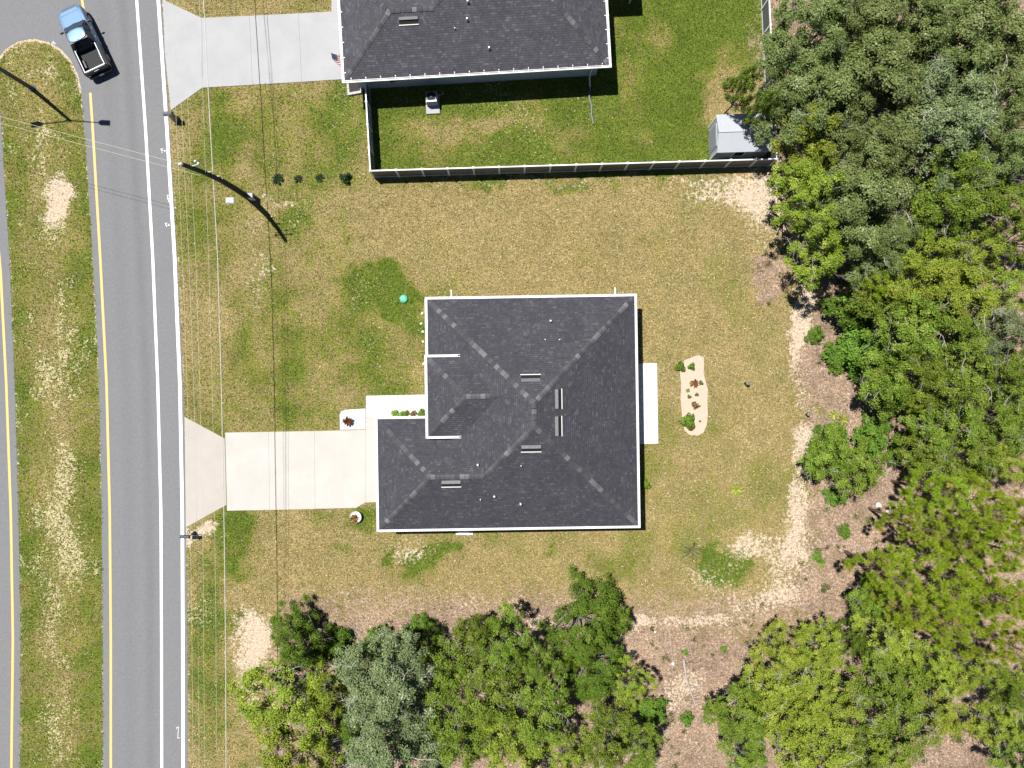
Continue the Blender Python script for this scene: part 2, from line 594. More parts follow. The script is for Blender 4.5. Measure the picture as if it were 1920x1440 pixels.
def cover(x, y):
    """green, sand, litter, straw weights at grid points"""
    wx = x + (fbm(x, y, 70, 3) - 0.5) * 110 + (fbm(x, y, 16, 5) - 0.5) * 34
    wy = y + (fbm(x, y, 70, 9) - 0.5) * 110 + (fbm(x, y, 16, 8) - 0.5) * 34
    n_big = fbm(x, y, 190, 21, 3)
    n_mid = fbm(x, y, 46, 33, 4)
    n_sm = fbm(x, y, 13, 41, 3)
    green = 0.24 + (n_big - 0.5) * 0.8 + (n_mid - 0.5) * 1.1 + (fbm(x, y, 90, 61, 3) - 0.5) * 0.5
    sand = np.full(x.shape, -0.05) + (n_mid - 0.5) * 0.35 + (n_sm - 0.5) * 0.3
    lit = np.zeros(x.shape)
    straw = np.full(x.shape, 0.14) + (n_mid - 0.5) * 0.42 + (n_big - 0.5) * 0.3

    def g(cx, cy, rx, ry, w):
        nonlocal green
        green = green + w * sst(blob(wx, wy, cx, cy, rx * 1.15, ry * 1.15), 0, 0.9)

    def s(cx, cy, rx, ry, w):
        nonlocal sand
        sand = sand + w * sst(blob(x * 0.5 + wx * 0.5, y * 0.5 + wy * 0.5, cx, cy, rx * 1.2, ry * 1.2), 0, 0.85)

    # dry gold lawn round the house
    for a in ((1000, 440, 480, 160, -0.42), (1340, 760, 220, 330, -0.20), (1080, 1085, 620, 80, -0.22), (720, 1120, 300, 60, -0.25), (560, 1010, 120, 90, -0.1)):
        g(*a)
    # greener ground
    for a in ((400, 330, 90, 260, 0.42), (560, 230, 220, 120, 0.42), (600, 690, 260, 180, 0.30), (470, 700, 160, 300, 0.22),
              (705, 522, 66, 60, 1.7), (735, 575, 45, 45, 0.9), (775, 620, 30, 30, 0.8), (560, 440, 60, 40, 0.5), (425, 1000, 60, 120, 0.5), (400, 1210, 70, 330, 0.75),
              (735, 1042, 28, 24, 1.5), (812, 1048, 54, 26, 1.4), (790, 1075, 60, 22, 0.4), (1010, 1070, 60, 40, 0.35), (1150, 1040, 70, 35, 0.45), (1042, 1033, 22, 16, 0.7),
              (1360, 1062, 50, 44, 1.9), (1335, 1050, 36, 28, 1.4), (690, 960, 60, 40, 0.5), (900, 1030, 160, 40, 0.2), (1230, 880, 60, 120, 0.25), (1340, 850, 60, 130, 0.2),
              (650, 700, 60, 30, 0.2), (770, 470, 60, 60, 0.15), (1215, 457, 26, 16, 0.6), (660, 435, 26, 18, 0.5), (625, 1040, 30, 24, 0.6), (1310, 970, 60, 30, 0.2), (545, 1030, 60, 60, 0.3)):
        g(*a)
    # the neighbour's yard: lusher
    ny = in_poly(x + (n_sm - 0.5) * 8, y + (n_sm - 0.5) * 8, [(690, -700), (1445, -700), (1452, 305), (697, 318)])
    green = np.where(ny, green + 0.62 + 0.25 * sst(x, 1000, 1300), green)
    for a in ((850, 245, 200, 45, -0.55), (1010, 225, 160, 50, -0.45), (1185, 120, 60, 150, -0.5), (1400, 200, 70, 160, -0.9), (1300, 60, 60, 120, 0.3), (1190, 260, 60, 40, -0.3)):
        g(*a)
    g(1000, 330, 480, 22, 0.75)     # strip along the fence
    s(1390, 190, 60, 60, 0.25)
    # bare sand
    for a in ((485, 520, 40, 100, 0.42), (470, 425, 55, 35, 0.30), (590, 590, 50, 60, 0.16), (665, 545, 26, 60, 0.25), (115, 372, 48, 58, 0.85), (95, 420, 40, 40, 0.3),
              (70, 140, 60, 40, 0.35), (1370, 355, 150, 55, 0.52), (1440, 410, 90, 110, 0.46), (1480, 330, 60, 60, 0.3), (775, 1035, 50, 34, 0.55), (1395, 1025, 60, 44, 0.66), (1330, 1085, 70, 50, 0.45),
              (1480, 1040, 60, 110, 0.55), (1440, 1130, 120, 40, 0.5), (1280, 1165, 150, 18, 0.66), (1505, 690, 30, 260, 0.42), (1500, 560, 26, 90, 0.55), (1490, 940, 24, 110, 0.6), (1497, 640, 18, 70, 0.5),
              (1506, 830, 22, 50, 0.5), (462, 1240, 40, 150, 0.7), (478, 1200, 26, 60, 0.3), (500, 1165, 60, 50, 0.5), (620, 1120, 120, 30, 0.25), (900, 1130, 140, 22, 0.35), (1590, 760, 60, 60, 0.35),
              (540, 385, 60, 14, 0.5), (370, 995, 34, 24, 0.85), (990, 338, 380, 12, 0.42), (655, 220, 40, 50, 0.25), (410, 620, 12, 330, 0.25), (1015, 1180, 60, 34, 0.6), (1195, 1175, 30, 30, 0.6),
              (1270, 1310, 50, 60, 0.55), (1180, 1390, 40, 60, 0.3), (1310, 1270, 40, 40, 0.4), (1590, 1010, 40, 30, 0.3), (900, 120, 8, 8, 0)):
        s(*a)
    # wood floor: brown leaf litter east and south
    ex = np.interp(y, [-700, 0, 300, 420, 480, 560, 700, 900, 1000, 1100, 1180, 1240, 2300], [1440, 1442, 1448, 1460, 1470, 1510, 1512, 1508, 1500, 1505, 1480, 1300, 1250])
    sy = np.interp(x, [300, 440, 500, 560, 800, 1000, 1200, 1260, 1480, 1560, 2500], [2600, 2600, 1240, 1170, 1145, 1140, 1150, 1190, 1185, 1185, 1185])
    lit = np.maximum(sst(wx - ex, -50, 40), sst(wy - sy, -70, 36))
    lit = np.maximum(lit, 0.62 * sst(y + (n_mid - 0.5) * 60, 1070, 1150) * sst(x, 470, 560))
    lit = np.maximum(lit, 0.8 * sst(blob(wx, wy, 1440, 520, 70, 90), 0.1, 0.6))
    # greener weeds inside the wood edge
    straw = straw + 0.12 * sst(n_big, 0.4, 0.7)
    # median: straw-flecked
    med = (x < EDGE_L(y) + 2) & (x > EDGE_W(y) - 30)
    md = np.interp(y, [0, 400, 900, 1100, 1440], [0.55, 0.56, 0.64, 0.62, 0.47])
    core = np.exp(-((x + (fbm(x, y, 80, 95, 3) - 0.5) * 60 - (EDGE_L(y) * 0.48 + EDGE_W(y) * 0.52)) / 52.0) ** 2)
    straw = np.where(med, md * (0.38 + 0.50 * core) + (n_mid - 0.5) * 0.55 + (n_sm - 0.5) * 0.3 + (fbm(x * 3.0, y, 60, 91, 3) - 0.5) * 0.5, straw)
    green = np.where(med, 0.80 - 0.32 * core + (n_mid - 0.5) * 0.9, green)
    sand = np.where(med, sand * 1.0 + 0.05 * core, sand)
    # sandy rim round the nose of the median
    d = np.full(x.shape, 1e9)
    for (x1, y1), (x2, y2) in zip(NOSE[:-1], NOSE[1:]):
        tt = np.clip(((x - x1) * (x2 - x1) + (y - y1) * (y2 - y1)) / ((x2 - x1) ** 2 + (y2 - y1) ** 2), 0, 1)
        d = np.minimum(d, np.hypot(x - x1 - tt * (x2 - x1), y - y1 - tt * (y2 - y1)))
    sand = np.maximum(sand, 1.0 - d / 9.0)
    # sandy fringe at the pavement edges
    e = np.minimum(np.minimum(np.abs(x - EDGE_L(y)), np.abs(x - EDGE_R(y))), np.abs(x - EDGE_W(y)))
    sand = sand + 0.55 * np.clip(1 - e / 6.0, 0, 1) * (n_sm > 0.42)
    straw = straw + 0.25 * ((x > EDGE_R(y)) & (x < EDGE_R(y) + 95) & (y > 1000))
    return np.clip(green, 0, 1), np.clip(sand, 0, 1), np.clip(lit, 0, 1), np.clip(straw, 0, 1)


def ground_mat():
    t = NT('ground_cover')
    co = t.objco()
    cv = t.n('ShaderNodeAttribute', attribute_name='cover').outputs['Color']
    sp = t.n('ShaderNodeSeparateColor')
    t.l(cv, sp.inputs[0])
    G, Sn, L = sp.outputs
    F = t.attr('straw')
    n_a = t.noise(co, 1.4, 4, 0.6)
    n_b = t.noise(co, 3.6, 4, 0.7)
    n_c = t.noise(co, 9.5, 3, 0.7)
    n_d = t.noise(co, 5.2, 4, 0.75)
    c05 = lambda n, k: t.math('MULTIPLY', t.math('SUBTRACT', n, 0.5), k)
    gf = t.math('ADD', G, t.math('ADD', c05(n_a, 1.3), c05(n_b, 1.7)))
    gf = t.maprange(gf, 0.12, 0.90)
    mixn = t.math('ADD', t.math('MULTIPLY', n_b, 0.30), t.math('MULTIPLY', n_c, 0.70))
    dry = t.ramp(mixn, [(0.33, (0.105, 0.076, 0.024)), (0.45, (0.190, 0.145, 0.055)), (0.53, (0.250, 0.196, 0.085)), (0.66, (0.44, 0.365, 0.200))])
    grn = t.ramp(mixn, [(0.33, (0.034, 0.046, 0.004)), (0.45, (0.082, 0.104, 0.010)), (0.54, (0.130, 0.150, 0.021)), (0.68, (0.26, 0.25, 0.078))])
    lush = t.ramp(mixn, [(0.33, (0.026, 0.042, 0.004)), (0.45, (0.060, 0.092, 0.009)), (0.54, (0.094, 0.132, 0.015)), (0.68, (0.19, 0.215, 0.05))])
    grn = t.mix(t.maprange(G, 0.55, 0.95), grn, lush)
    lawn = t.mix(gf, dry, grn)
    pat = t.math('ADD', t.math('MULTIPLY', t.noise(co, 0.35, 5, 0.65), 0.6), t.math('MULTIPLY', n_a, 0.4))
    lawn = t.mix(1.0, lawn, t.ramp(pat, [(0.34, (0.74, 0.78, 0.70)), (0.5, (1.0, 1.0, 1.0)), (0.66, (1.22, 1.16, 1.16))]), 'MULTIPLY')
    n_f = t.noise(co, 4.2, 3, 0.75)
    fl = t.math('ADD', t.math('MULTIPLY', n_c, 0.30), t.math('MULTIPLY', n_f, 0.70))
    ff = t.math('ADD', c05(fl, 2.6), t.math('SUBTRACT', F, 0.52))
    ff = t.maprange(ff, 0.0, 0.16)
    lawn = t.mix(t.math('MULTIPLY', ff, 0.85), lawn, t.mix(t.maprange(F, 0.30, 0.62), t.ramp(n_c, [(0.35, (0.20, 0.155, 0.062)), (0.62, (0.37, 0.305, 0.155))]), t.ramp(n_c, [(0.35, (0.27, 0.215, 0.105)), (0.62, (0.58, 0.505, 0.31))])))
    sf = t.math('ADD', Sn, t.math('ADD', c05(n_d, 1.9), c05(n_b, 1.3)))
    sf = t.maprange(sf, 0.34, 0.66)
    sandc = t.ramp(mixn, [(0.35, (0.29, 0.22, 0.145)), (0.5, (0.44, 0.355, 0.26)), (0.64, (0.58, 0.495, 0.39))])
    litn = t.math('ADD', t.math('MULTIPLY', n_d, 0.5), t.math('MULTIPLY', n_c, 0.5))
    litc = t.ramp(litn, [(0.36, (0.070, 0.044, 0.028)), (0.45, (0.200, 0.137, 0.095)), (0.54, (0.300, 0.216, 0.158)), (0.64, (0.52, 0.43, 0.34))])
    litc = t.mix(1.0, litc, t.ramp(pat, [(0.34, (0.62, 0.60, 0.58)), (0.5, (1.0, 1.0, 1.0)), (0.66, (1.3, 1.27, 1.24))]), 'MULTIPLY')
    weed = t.maprange(t.math('ADD', t.math('MULTIPLY', t.noise(co, 0.8, 5, 0.7), 0.6), t.math('MULTIPLY', n_d, 0.4)), 0.54, 0.64)
    litc = t.mix(t.math('MULTIPLY', weed, 0.6), litc, grn)
    lf = t.math('ADD', L, t.math('ADD', c05(n_a, 1.0), c05(n_b, 1.3)))
    lf = t.maprange(lf, 0.22, 0.78)
    c = t.mix(lf, lawn, litc)
    c = t.mix(sf, c, sandc)
    t.l(c, t.b.inputs['Base Color'])
    t.b.inputs['Roughness'].default_value = 0.95
    t.b.inputs['Specular IOR Level'].default_value = 0.15
    t.bump(mixn, 0.8, 0.06)
    return t.m


M['ground'] = ground_mat()

# one sheet: fine in the surveyed area, coarser and coarser out to the horizon
def axis(a, b, step):
    inner = list(np.arange(a, b + 1e-6, step))
    out = []
    d = step; p = b
    while p < b + 900:
        d *= 1.35
        p += d
        out.append(p)
    lo = []
    d = step; p = a
    while p > a - 900:
        d *= 1.35
        p -= d
        lo.append(p)
    return np.array(lo[::-1] + inner + out)


gx = axis(-38.0, 38.0, 0.185)
gy = axis(-29.0, 29.0, 0.185)
GX, GY = np.meshgrid(gx, gy)
px = GX.ravel() * S + 960
py = 720 - GY.ravel() * S
g_, s_, l_, f_ = cover(px, py)
nx, ny_ = len(gx), len(gy)
idx = np.arange(nx * ny_).reshape(ny_, nx)
faces = np.stack([idx[:-1, :-1], idx[:-1, 1:], idx[1:, 1:], idx[1:, :-1]], -1).reshape(-1, 4)
vv = np.stack([GX.ravel(), GY.ravel(), np.zeros(nx * ny_)], 1)
me = np_mesh('ground', vv, faces, M['ground'], {
    'cover': ('FLOAT_COLOR', 'POINT', np.stack([g_, s_, l_, np.ones_like(g_)], 1)),
    'straw': ('FLOAT', 'POINT', f_)})
tag(inst('ground', me), 'grassy lots and sandy wood floor around the two houses', kind='structure')

# ---------------------------------------------------------------- road
ys = np.array(list(range(-880, 0, 110)) + list(range(0, 1441, 30)) + list(range(1500, 2280, 100)), float)
fs = [EDGE_L, YEL, WHT, OUT, EDGE_R]
V, F_, A = [], [], []
for yy in ys:
    for f in fs:
        p = W(float(f(yy)), yy)
        V.append((p.x, p.y, 0.012))
        A.append((float(f(yy)) - float(YEL(yy))) / S)
for i in range(len(ys) - 1):
    for k in range(4):
        a = i * 5 + k
        F_.append((a, a + 5, a + 6, a + 1))
bm = bmesh.new()
lay = bm.verts.layers.float.new('across')
bv = []
for p, a in zip(V, A):
    v = bm.verts.new(p); v[lay] = a; bv.append(v)
for f in F_:
    bm.faces.new([bv[i] for i in f])
wyy = [2250, 1900, 1600, 1440, 1320, 1200, 1080, 960, 840, 720, 600, 480, 420, 360, 290, 220, 150]
poly = [(float(EDGE_L(y)), y) for y in (-880, -600, -300, 0, 165)] + NOSE[1:-1] + [(float(EDGE_W(y)), y) for y in wyy[::-1]] + [(-700, 2250), (-700, -880)]
pv = []
for x, y in poly:
    p = W(x, y)
    v = bm.verts.new((p.x, p.y, 0.012)); v[lay] = -3.0; pv.append(v)
f = bm.faces.new(pv)
bmesh.ops.triangulate(bm, faces=[f])
bmesh.ops.recalc_face_normals(bm, faces=bm.faces)
for f in bm.faces:
    if f.normal.z < 0:
        f.normal_flip()
me = bpy.data.meshes.new('road')
bm.to_mesh(me); bm.free()
me.materials.append(M['asphalt'])
tag(inst('road', me), 'grey asphalt divided road with a median opening', kind='structure')


def stripe(name, f, w, y0, y1, mat, label):
    yy = [y for y in ys if y0 < y < y1]
    yy = [y0] + yy + [y1]
    mb = MB()
    h = w / 2 * S
    vs_ = []
    for y in yy:
        for sg in (-1, 1):
            p = W(float(f(y)) + sg * h, y); vs_.append((p.x, p.y, 0.017))
    mb.add(vs_, [(2 * i, 2 * i + 2, 2 * i + 3, 2 * i + 1) for i in range(len(yy) - 1)])
    o = mb.build(name, mat)
    return tag(o, label, kind='structure')


stripe('lane_marking', YEL, 0.17, 174, 2250, M['yellow_paint'], 'long yellow edge line beside the grassy median')
stripe('lane_marking', YEL, 0.17, -860, 24, M['yellow_paint'], 'short yellow edge line beyond the median opening by the pickup')
stripe('lane_marking', YEL_W, 0.17, -500, 2250, M['yellow_paint'], 'yellow edge line on the far carriageway at the picture edge')
stripe('lane_marking', WHT, 0.19, -860, 2250, M['white_paint'], 'white line between traffic lane and bicycle lane')
stripe('lane_marking', OUT, 0.23, -860, 2250, M['white_paint'], 'outer white edge line along the grass verge')


def strokes(name, pts, mat, label, w=0.05):
    """a sprayed mark: short strokes on the asphalt, grid coordinates"""
    mb = MB()
    for k, (a, b) in enumerate(pts):
        p, q = W(*a), W(*b)
        d = (q - p); d.z = 0
        n = Vector((-d.y, d.x, 0)).normalized() * w / 2
        z = Vector((0, 0, 0.0170 + 0.0006 * k))
        mb.add([p + n + z, p - n + z, q - n + z, q + n + z], [(0, 1, 2, 3)])
    o = mb.build(name, mat)
    return tag(o, label, 'road mark', 'sprayed utility marks on the asphalt')


strokes('utility_mark', [((301.5, 279.5), (306, 279)), ((302, 280), (304, 284)), ((303.5, 283.5), (306.5, 282)), ((303, 287), (305, 286)), ((307.5, 283), (311, 282)), ((309, 281), (309.5, 285))], M['mark_paint'],
        'white sprayed utility mark on the bicycle lane nearest the neighbour driveway')
strokes('utility_mark', [((313, 366.5), (317, 366)), ((314.5, 366), (315, 373)), ((313, 373), (317, 372.5)), ((315, 372.5), (317, 379))], M['mark_paint'],
        'white sprayed utility mark beside the wire shadows on the bicycle lane')
strokes('utility_mark', [((309.5, 418), (313, 425.5)), ((310.5, 420), (314, 417.5)), ((312, 425.5), (313.5, 422)), ((315, 421), (319, 423)), ((317, 419.5), (316.5, 424))], M['mark_paint'],
        'white sprayed utility mark on the bicycle lane farthest from the neighbour driveway')
strokes('utility_mark', [((331, 1364), (335, 1362.5)), ((335, 1362.5), (333.5, 1384)), ((333.5, 1384), (338, 1383)), ((331, 1364), (331.5, 1367))], M['mark_paint'],
        'white sprayed Z-shaped mark low on the bicycle lane', 0.045)
strokes('utility_mark', [((97, 82), (100.5, 77)), ((100.5, 77), (101.5, 83)), ((101.5, 83), (105.5, 80.5)), ((98, 80), (104, 82))], M['teal_paint'],
        'pale teal sprayed mark beside the sandy median nose', 0.06)

# ---------------------------------------------------------------- driveways, walk, patio (each slab a piece)
def slab(parent, name, poly, z1, mat, shrink=0.6, off=None):
    """poly in grid coordinates; shrink leaves a joint between slabs"""
    c = np.mean(np.array(poly), 0)
    pts = []
    for x, y in poly:
        dx, dy = x - c[0], y - c[1]
        pts.append(W(x - math.copysign(shrink / 2, dx), y - math.copysign(shrink / 2, dy)))
    mb = MB()
    mb.prism([(p.x, p.y) for p in pts], -0.06, z1)
    return mb.build(name, mat, parent, off=off)


o0 = W(540, 880)
drive = thing('driveway', 'broad pale concrete driveway of the house with the raised porch roof', 'driveway', o0)
slab(drive, 'apron_slab', [(346, 781), (422, 822), (425, 947), (348.5, 989)], 0.035, M['concrete_apron'], off=o0)
slab(drive, 'slab', [(422.5, 811), (504, 809.5), (506, 956), (426, 957.5)], 0.045, M['concrete'], 0.28, off=o0)
slab(drive, 'slab', [(504, 809.5), (590, 808), (591, 954), (506, 956)], 0.045, M['concrete'], 0.28, off=o0)
slab(drive, 'slab', [(590, 808), (686, 806), (686, 942), (668, 952), (591, 954)], 0.045, M['concrete'], 0.28, off=o0)
slab(drive, 'slab', [(686, 783.5), (727, 783), (727, 940.5), (686, 942)], 0.045, M['concrete'], 0.28, off=o0)
pad = [(638, 805.5), (637, 778), (640, 771), (648, 768), (685.5, 766), (685.5, 805)]
slab(drive, 'parking_pad', pad, 0.041, M['patio'], 0.2, off=o0)
walk = thing('front_walk', 'white concrete front walk along the rock bed', 'path', W(740, 760))
slab(walk, 'slab', [(686.5, 742), (745, 741), (745, 763.5), (709, 764), (709, 783), (686.5, 783)], 0.047, M['patio'], 0.15, off=W(740, 760))
slab(walk, 'slab', [(745.4, 741), (838, 739), (838, 763), (745.4, 763.5)], 0.047, M['patio'], 0.15, off=W(740, 760))
o1 = W(470, 100)
nd = thing('driveway', 'light grey concrete driveway of the neighbouring house', 'driveway', o1)
slab(nd, 'apron_slab', [(303.5, -40), (311, 2), (379, 34), (380, 165), (320.5, 207), (309, 100)], 0.035, M['concrete_grey'], off=o1)
slab(nd, 'slab', [(379, 34), (468, 30), (474, 159.5), (380, 165)], 0.045, M['concrete_grey'], 0.3, off=o1)
slab(nd, 'slab', [(468, 30), (560, 25.5), (566, 154), (474, 159.5)], 0.045, M['concrete_grey'], 0.3, off=o1)
slab(nd, 'slab', [(560, 25.5), (622, 22), (622, -60), (668, -62), (676, 147), (566, 154)], 0.045, M['concrete_grey'], 0.3, off=o1)
pt = thing('patio_slab', 'bright white concrete patio slab behind the house', 'patio', W(1215, 756))
slab(pt, 'slab', [(1180, 682), (1231.5, 681), (1234, 831.5), (1182, 833)], 0.06, M['patio'], 0, off=W(1215, 756))

# ---------------------------------------------------------------- houses
PITCH = 0.5


def roof_mesh(name, slopes, mat, parent, off=None, thick=0.10):
    """slopes: list of 3-D polygons (eave edge first: points 0->1 run along the eave)"""
    bm = bmesh.new()
    uvl = bm.loops.layers.uv.new('UVMap')
    for si, poly in enumerate(slopes):
        P = [Vector(p) for p in poly]
        n = (P[1] - P[0]).cross(P[2] - P[0]).normalized()
        if n.z < 0:
            n = -n
        u = (P[1] - P[0]).normalized()
        v = n.cross(u).normalized()
        if v.z < 0:
            v = -v
        top = [bm.verts.new(p - (Vector(off) if off is not None else Vector())) for p in P]
        f = bm.faces.new(top)
        f.normal_update()
        if f.normal.z < 0:
            f.normal_flip()
        for lp in f.loops:
            q = lp.vert.co + (Vector(off) if off is not None else Vector())
            lp[uvl].uv = ((q - P[0]).dot(u) + si * 13.7, (q - P[0]).dot(v))
        bot = [bm.verts.new(p.co + Vector((0, 0, -thick))) for p in top]
        g = bm.faces.new(bot[::-1])
        g.normal_update()
        if g.normal.z > 0:
            g.normal_flip()
        e = bm.faces.new([top[1], top[0], bot[0], bot[1]])
    me = bpy.data.meshes.new(name)
    bm.to_mesh(me); bm.free()
    me.materials.append(mat)
    return inst(name, me, parent)


def cap_mesh():
    L, w, t = 0.30, 0.155, 0.012
    mb = MB()
    dz = 0.055
    vs_ = [(-L / 2, -w, -dz), (-L / 2, 0, 0), (-L / 2, w, -dz), (L / 2, w, -dz + t), (L / 2, 0, t), (L / 2, -w, -dz + t)]
    vs_ += [(x, y, z - 0.02) for x, y, z in vs_]
    mb.add(vs_, [(0, 5, 4, 1), (1, 4, 3, 2), (5, 11, 10, 4), (4, 10, 9, 3), (0, 6, 11, 5), (2, 3, 9, 8)])
    me = mb.mesh('ridge_cap_shingle')
    me.materials.append(M['cap'])
    return me


CAP = cap_mesh()


def caps(parent, lines, off, step=0.285):
    o = Vector(off)
    for a, b in lines:
        a, b = Vector(a), Vector(b)
        d = b - a
        n = max(1, int(d.length / step))
        if abs(d.z) > 0.3:          # hips: keep clear of the eave corner
            a = a + d.normalized() * 0.22
            d = b - a
        x = d.normalized()
        y = Vector((0, 0, 1)).cross(x).normalized()
        z = x.cross(y)
        R = Matrix((x, y, z)).transposed().to_euler()
        for i in range(n):
            p = a + d * ((i + 0.5) / n) + Vector((0, 0, 0.022 + random.uniform(0, 0.006)))
            inst('ridge_cap_shingle', CAP, parent, p - o, R)


def gutter(parent, a, b, off, inset=0.03, name='gutter', hang=0, ends=True, roofn=None):
    """open trough along an eave from a to b (3-D), hung on the outside: outside is to the right of a->b"""
    a, b = Vector(a), Vector(b)
    d = (b - a); L = d.length; x = d.normalized()
    out = Vector((x.y, -x.x, 0)).normalized()
    prof = [(-0.035, 0.018), (0.0, 0.018), (0.0, -0.062), (0.085, -0.062), (0.098, 0.012), (0.125, 0.012), (0.112, -0.115), (-0.035, -0.165)]
    mb = MB()
    rings = []
    for p in (a - x * (0.115 if ends else 0.0), b + x * (0.115 if ends else 0.0)):
        rings.append([p + out * o_ + Vector((0, 0, z)) for o_, z in prof])
    mb.loft(rings)
    g = mb.build(name, M['white_metal'], parent, off=off)
    if hang:
        n = int(L / hang)
        for i in range(n):
            p = a + d * ((i + 0.5) / n)
            hb = MB()
            Mx = Matrix.Translation(p) @ Matrix((out, x, Vector((0, 0, 1)))).transposed().to_4x4()
            hb.box((0.02, 0, 0.026), (0.24, 0.035, 0.012), M=Mx)
            hb.box((-0.13, 0, 0.075), (0.10, 0.05, 0.012), M=Mx @ Matrix.Rotation(0.0, 4, 'Y'))
            hb.build('gutter_hanger', M['white_metal'], g, off=off)
    return g


def box_vent(parent, c, ang, off):
    """low slant-back roof vent 1.2 m long, c on the roof plane, ang = downslope direction"""
    c = Vector(c)
    n = Vector((math.cos(ang) * PITCH, math.sin(ang) * PITCH, 1)).normalized()
    dn = Vector((math.cos(ang), math.sin(ang), -PITCH)).normalized()
    al = n.cross(dn)
    Mx = Matrix.Translation(c - Vector(off)) @ Matrix((al, dn, n)).transposed().to_4x4()
    mb = MB()
    w, d, h = 0.60, 0.24, 0.12
    # sloped lid: high at the downslope end, its mouth open
    e = -0.07
    mb.add([(-w, -d, 0.01), (w, -d, 0.01), (w, e, h), (-w, e, h), (-w, -d, -0.02), (w, -d, -0.02), (w, e, h - 0.02), (-w, e, h - 0.02)],
           [(0, 1, 2, 3), (7, 6, 5, 4), (3, 2, 6, 7), (0, 3, 7, 4), (1, 5, 6, 2), (0, 4, 5, 1)], Mx)
    mb.add([(-w, -d, 0), (-w, e, 0), (-w, e, h)], [(0, 1, 2)], Mx)
    mb.add([(w, -d, 0), (w, e, h), (w, e, 0)], [(0, 1, 2)], Mx)
    v = mb.build('roof_vent', M['vent_metal'], parent)
    m2 = MB(); m2.box((0, 0.06, 0.02), (2 * w + 0.01, 0.27, 0.03), M=Mx)
    m2.build('vent_mesh', M['black_slot'], v)
    m3 = MB(); m3.box((0, 0.225, 0.03), (2 * w + 0.06, 0.05, 0.06), M=Mx)
    m3.build('vent_lip', M['white_metal'], v)
    return v


def vent_pipe(parent, c, off, r=0.055, h=0.30):
    c = Vector(c) - Vector(off)
    mb = MB()
    mb.tube([c + Vector((0, 0, -0.08)), c + Vector((0, 0, h))], r, 10)
    p = mb.build('vent_pipe', M['white_metal'], parent)
    m2 = MB(); m2.lathe([(r * 2.0, 0.0), (r * 1.15, 0.09)], 10, M=Matrix.Translation(c))
    m2.build('pipe_boot', M['plastic_grey'], p)


def wall_run(parent, poly, z0, z1, mat, off, t=0.2):
    """a closed ring of walls along a ccw polygon"""
    n = len(poly)
    inner = []
    P = [Vector((p[0], p[1], 0)) for p in poly]
    for i in range(n):
        a, b, c = P[i - 1], P[i], P[(i + 1) % n]
        d1 = (b - a).normalized(); d2 = (c - b).normalized()
        n1 = Vector((-d1.y, d1.x, 0)); n2 = Vector((-d2.y, d2.x, 0))
        inner.append(b + (n1 + n2) * t)
    mb = MB()
    vs_ = [(p.x, p.y, z0) for p in P] + [(p.x, p.y, z1) for p in P] + [(p.x, p.y, z1) for p in inner] + [(p.x, p.y, z0) for p in inner]
    fs_ = []
    for i in range(n):
        j = (i + 1) % n
        fs_ += [(i, j, n + j, n + i), (n + i, n + j, 2 * n + j, 2 * n + i), (2 * n + i, 2 * n + j, 3 * n + j, 3 * n + i)]
    mb.add(vs_, fs_)
    return mb.build('wall', mat, parent, off=off)


def window(parent, p, d, w, h, off, name='window'):
    """p: centre on the wall face, d: unit vector along the wall; outside to its right"""
    p = Vector(p); d = Vector(d).normalized(); o = Vector((d.y, -d.x, 0))
    Mx = Matrix.Translation(p - Vector(off)) @ Matrix((d, o, Vector((0, 0, 1)))).transposed().to_4x4()
    mb = MB()
    for sx in (-1, 1):
        mb.box((sx * (w / 2 + 0.03), 0.02, 0), (0.06, 0.08, h + 0.12), M=Mx)
    for sz in (-1, 0, 1):
        mb.box((0, 0.021, sz * (h / 2 + 0.03)), (w, 0.08, 0.06), M=Mx)
    f = mb.build(name, M['white_vinyl'], parent)
    for sz in (-1, 1):
        g = MB(); g.box((0, 0.012, sz * h / 4), (w, 0.02, h / 2 - 0.06), M=Mx)
        g.build('pane', M['glass'], f)
    s = MB(); s.box((0, 0.05, -h / 2 - 0.09), (w + 0.2, 0.16, 0.05), M=Mx)
    s.build('sill', M['white_vinyl'], f)


def panel_door(parent, p, d, w, h, rows, cols, off, name):
    p = Vector(p); d = Vector(d).normalized(); o = Vector((d.y, -d.x, 0))
    Mx = Matrix.Translation(p - Vector(off)) @ Matrix((d, o, Vector((0, 0, 1)))).transposed().to_4x4()
    mb = MB(); mb.box((0, 0.02, h / 2), (w, 0.05, h), M=Mx)
    dr = mb.build(name, M['white_vinyl'], parent)
    for r in range(rows):
        for c_ in range(cols):
            q = MB()
            q.chamfer((-w / 2 + w * (c_ + 0.5) / cols, 0.05, h * (r + 0.5) / rows), (w / cols - 0.12, 0.02, h / rows - 0.12), 0.008, M=Mx)
            q.build('panel', M['white_vinyl'], dr)
    k = MB(); k.box((w * 0.36, 0.07, h * 0.46), (0.10, 0.05, 0.05), M=Mx)
    k.build('handle', M['chrome'], dr)


def downspout(parent, p, out, off, kick=0.75, z=2.62, name='downspout', mat=None):
    p = Vector(p); out = Vector(out).normalized()
    mb = MB()
    a = Vector((p.x, p.y, z)) - Vector(off)
    # from the gutter back to the wall, down it, and a kick-out at the foot
    pts = [a + out * 0.03, a - out * 0.10 + Vector((0, 0, -0.22)), a - out * 0.36 + Vector((0, 0, -0.42)), a - out * 0.36 + Vector((0, 0, -z + 0.22)),
           a - out * 0.22 + Vector((0, 0, -z + 0.09)), a + out * (kick - 0.1) + Vector((0, 0, -z + 0.07))]
    mb.tube(pts, 0.055, 4)
    return mb.build(name, mat or M['white_metal'], parent)


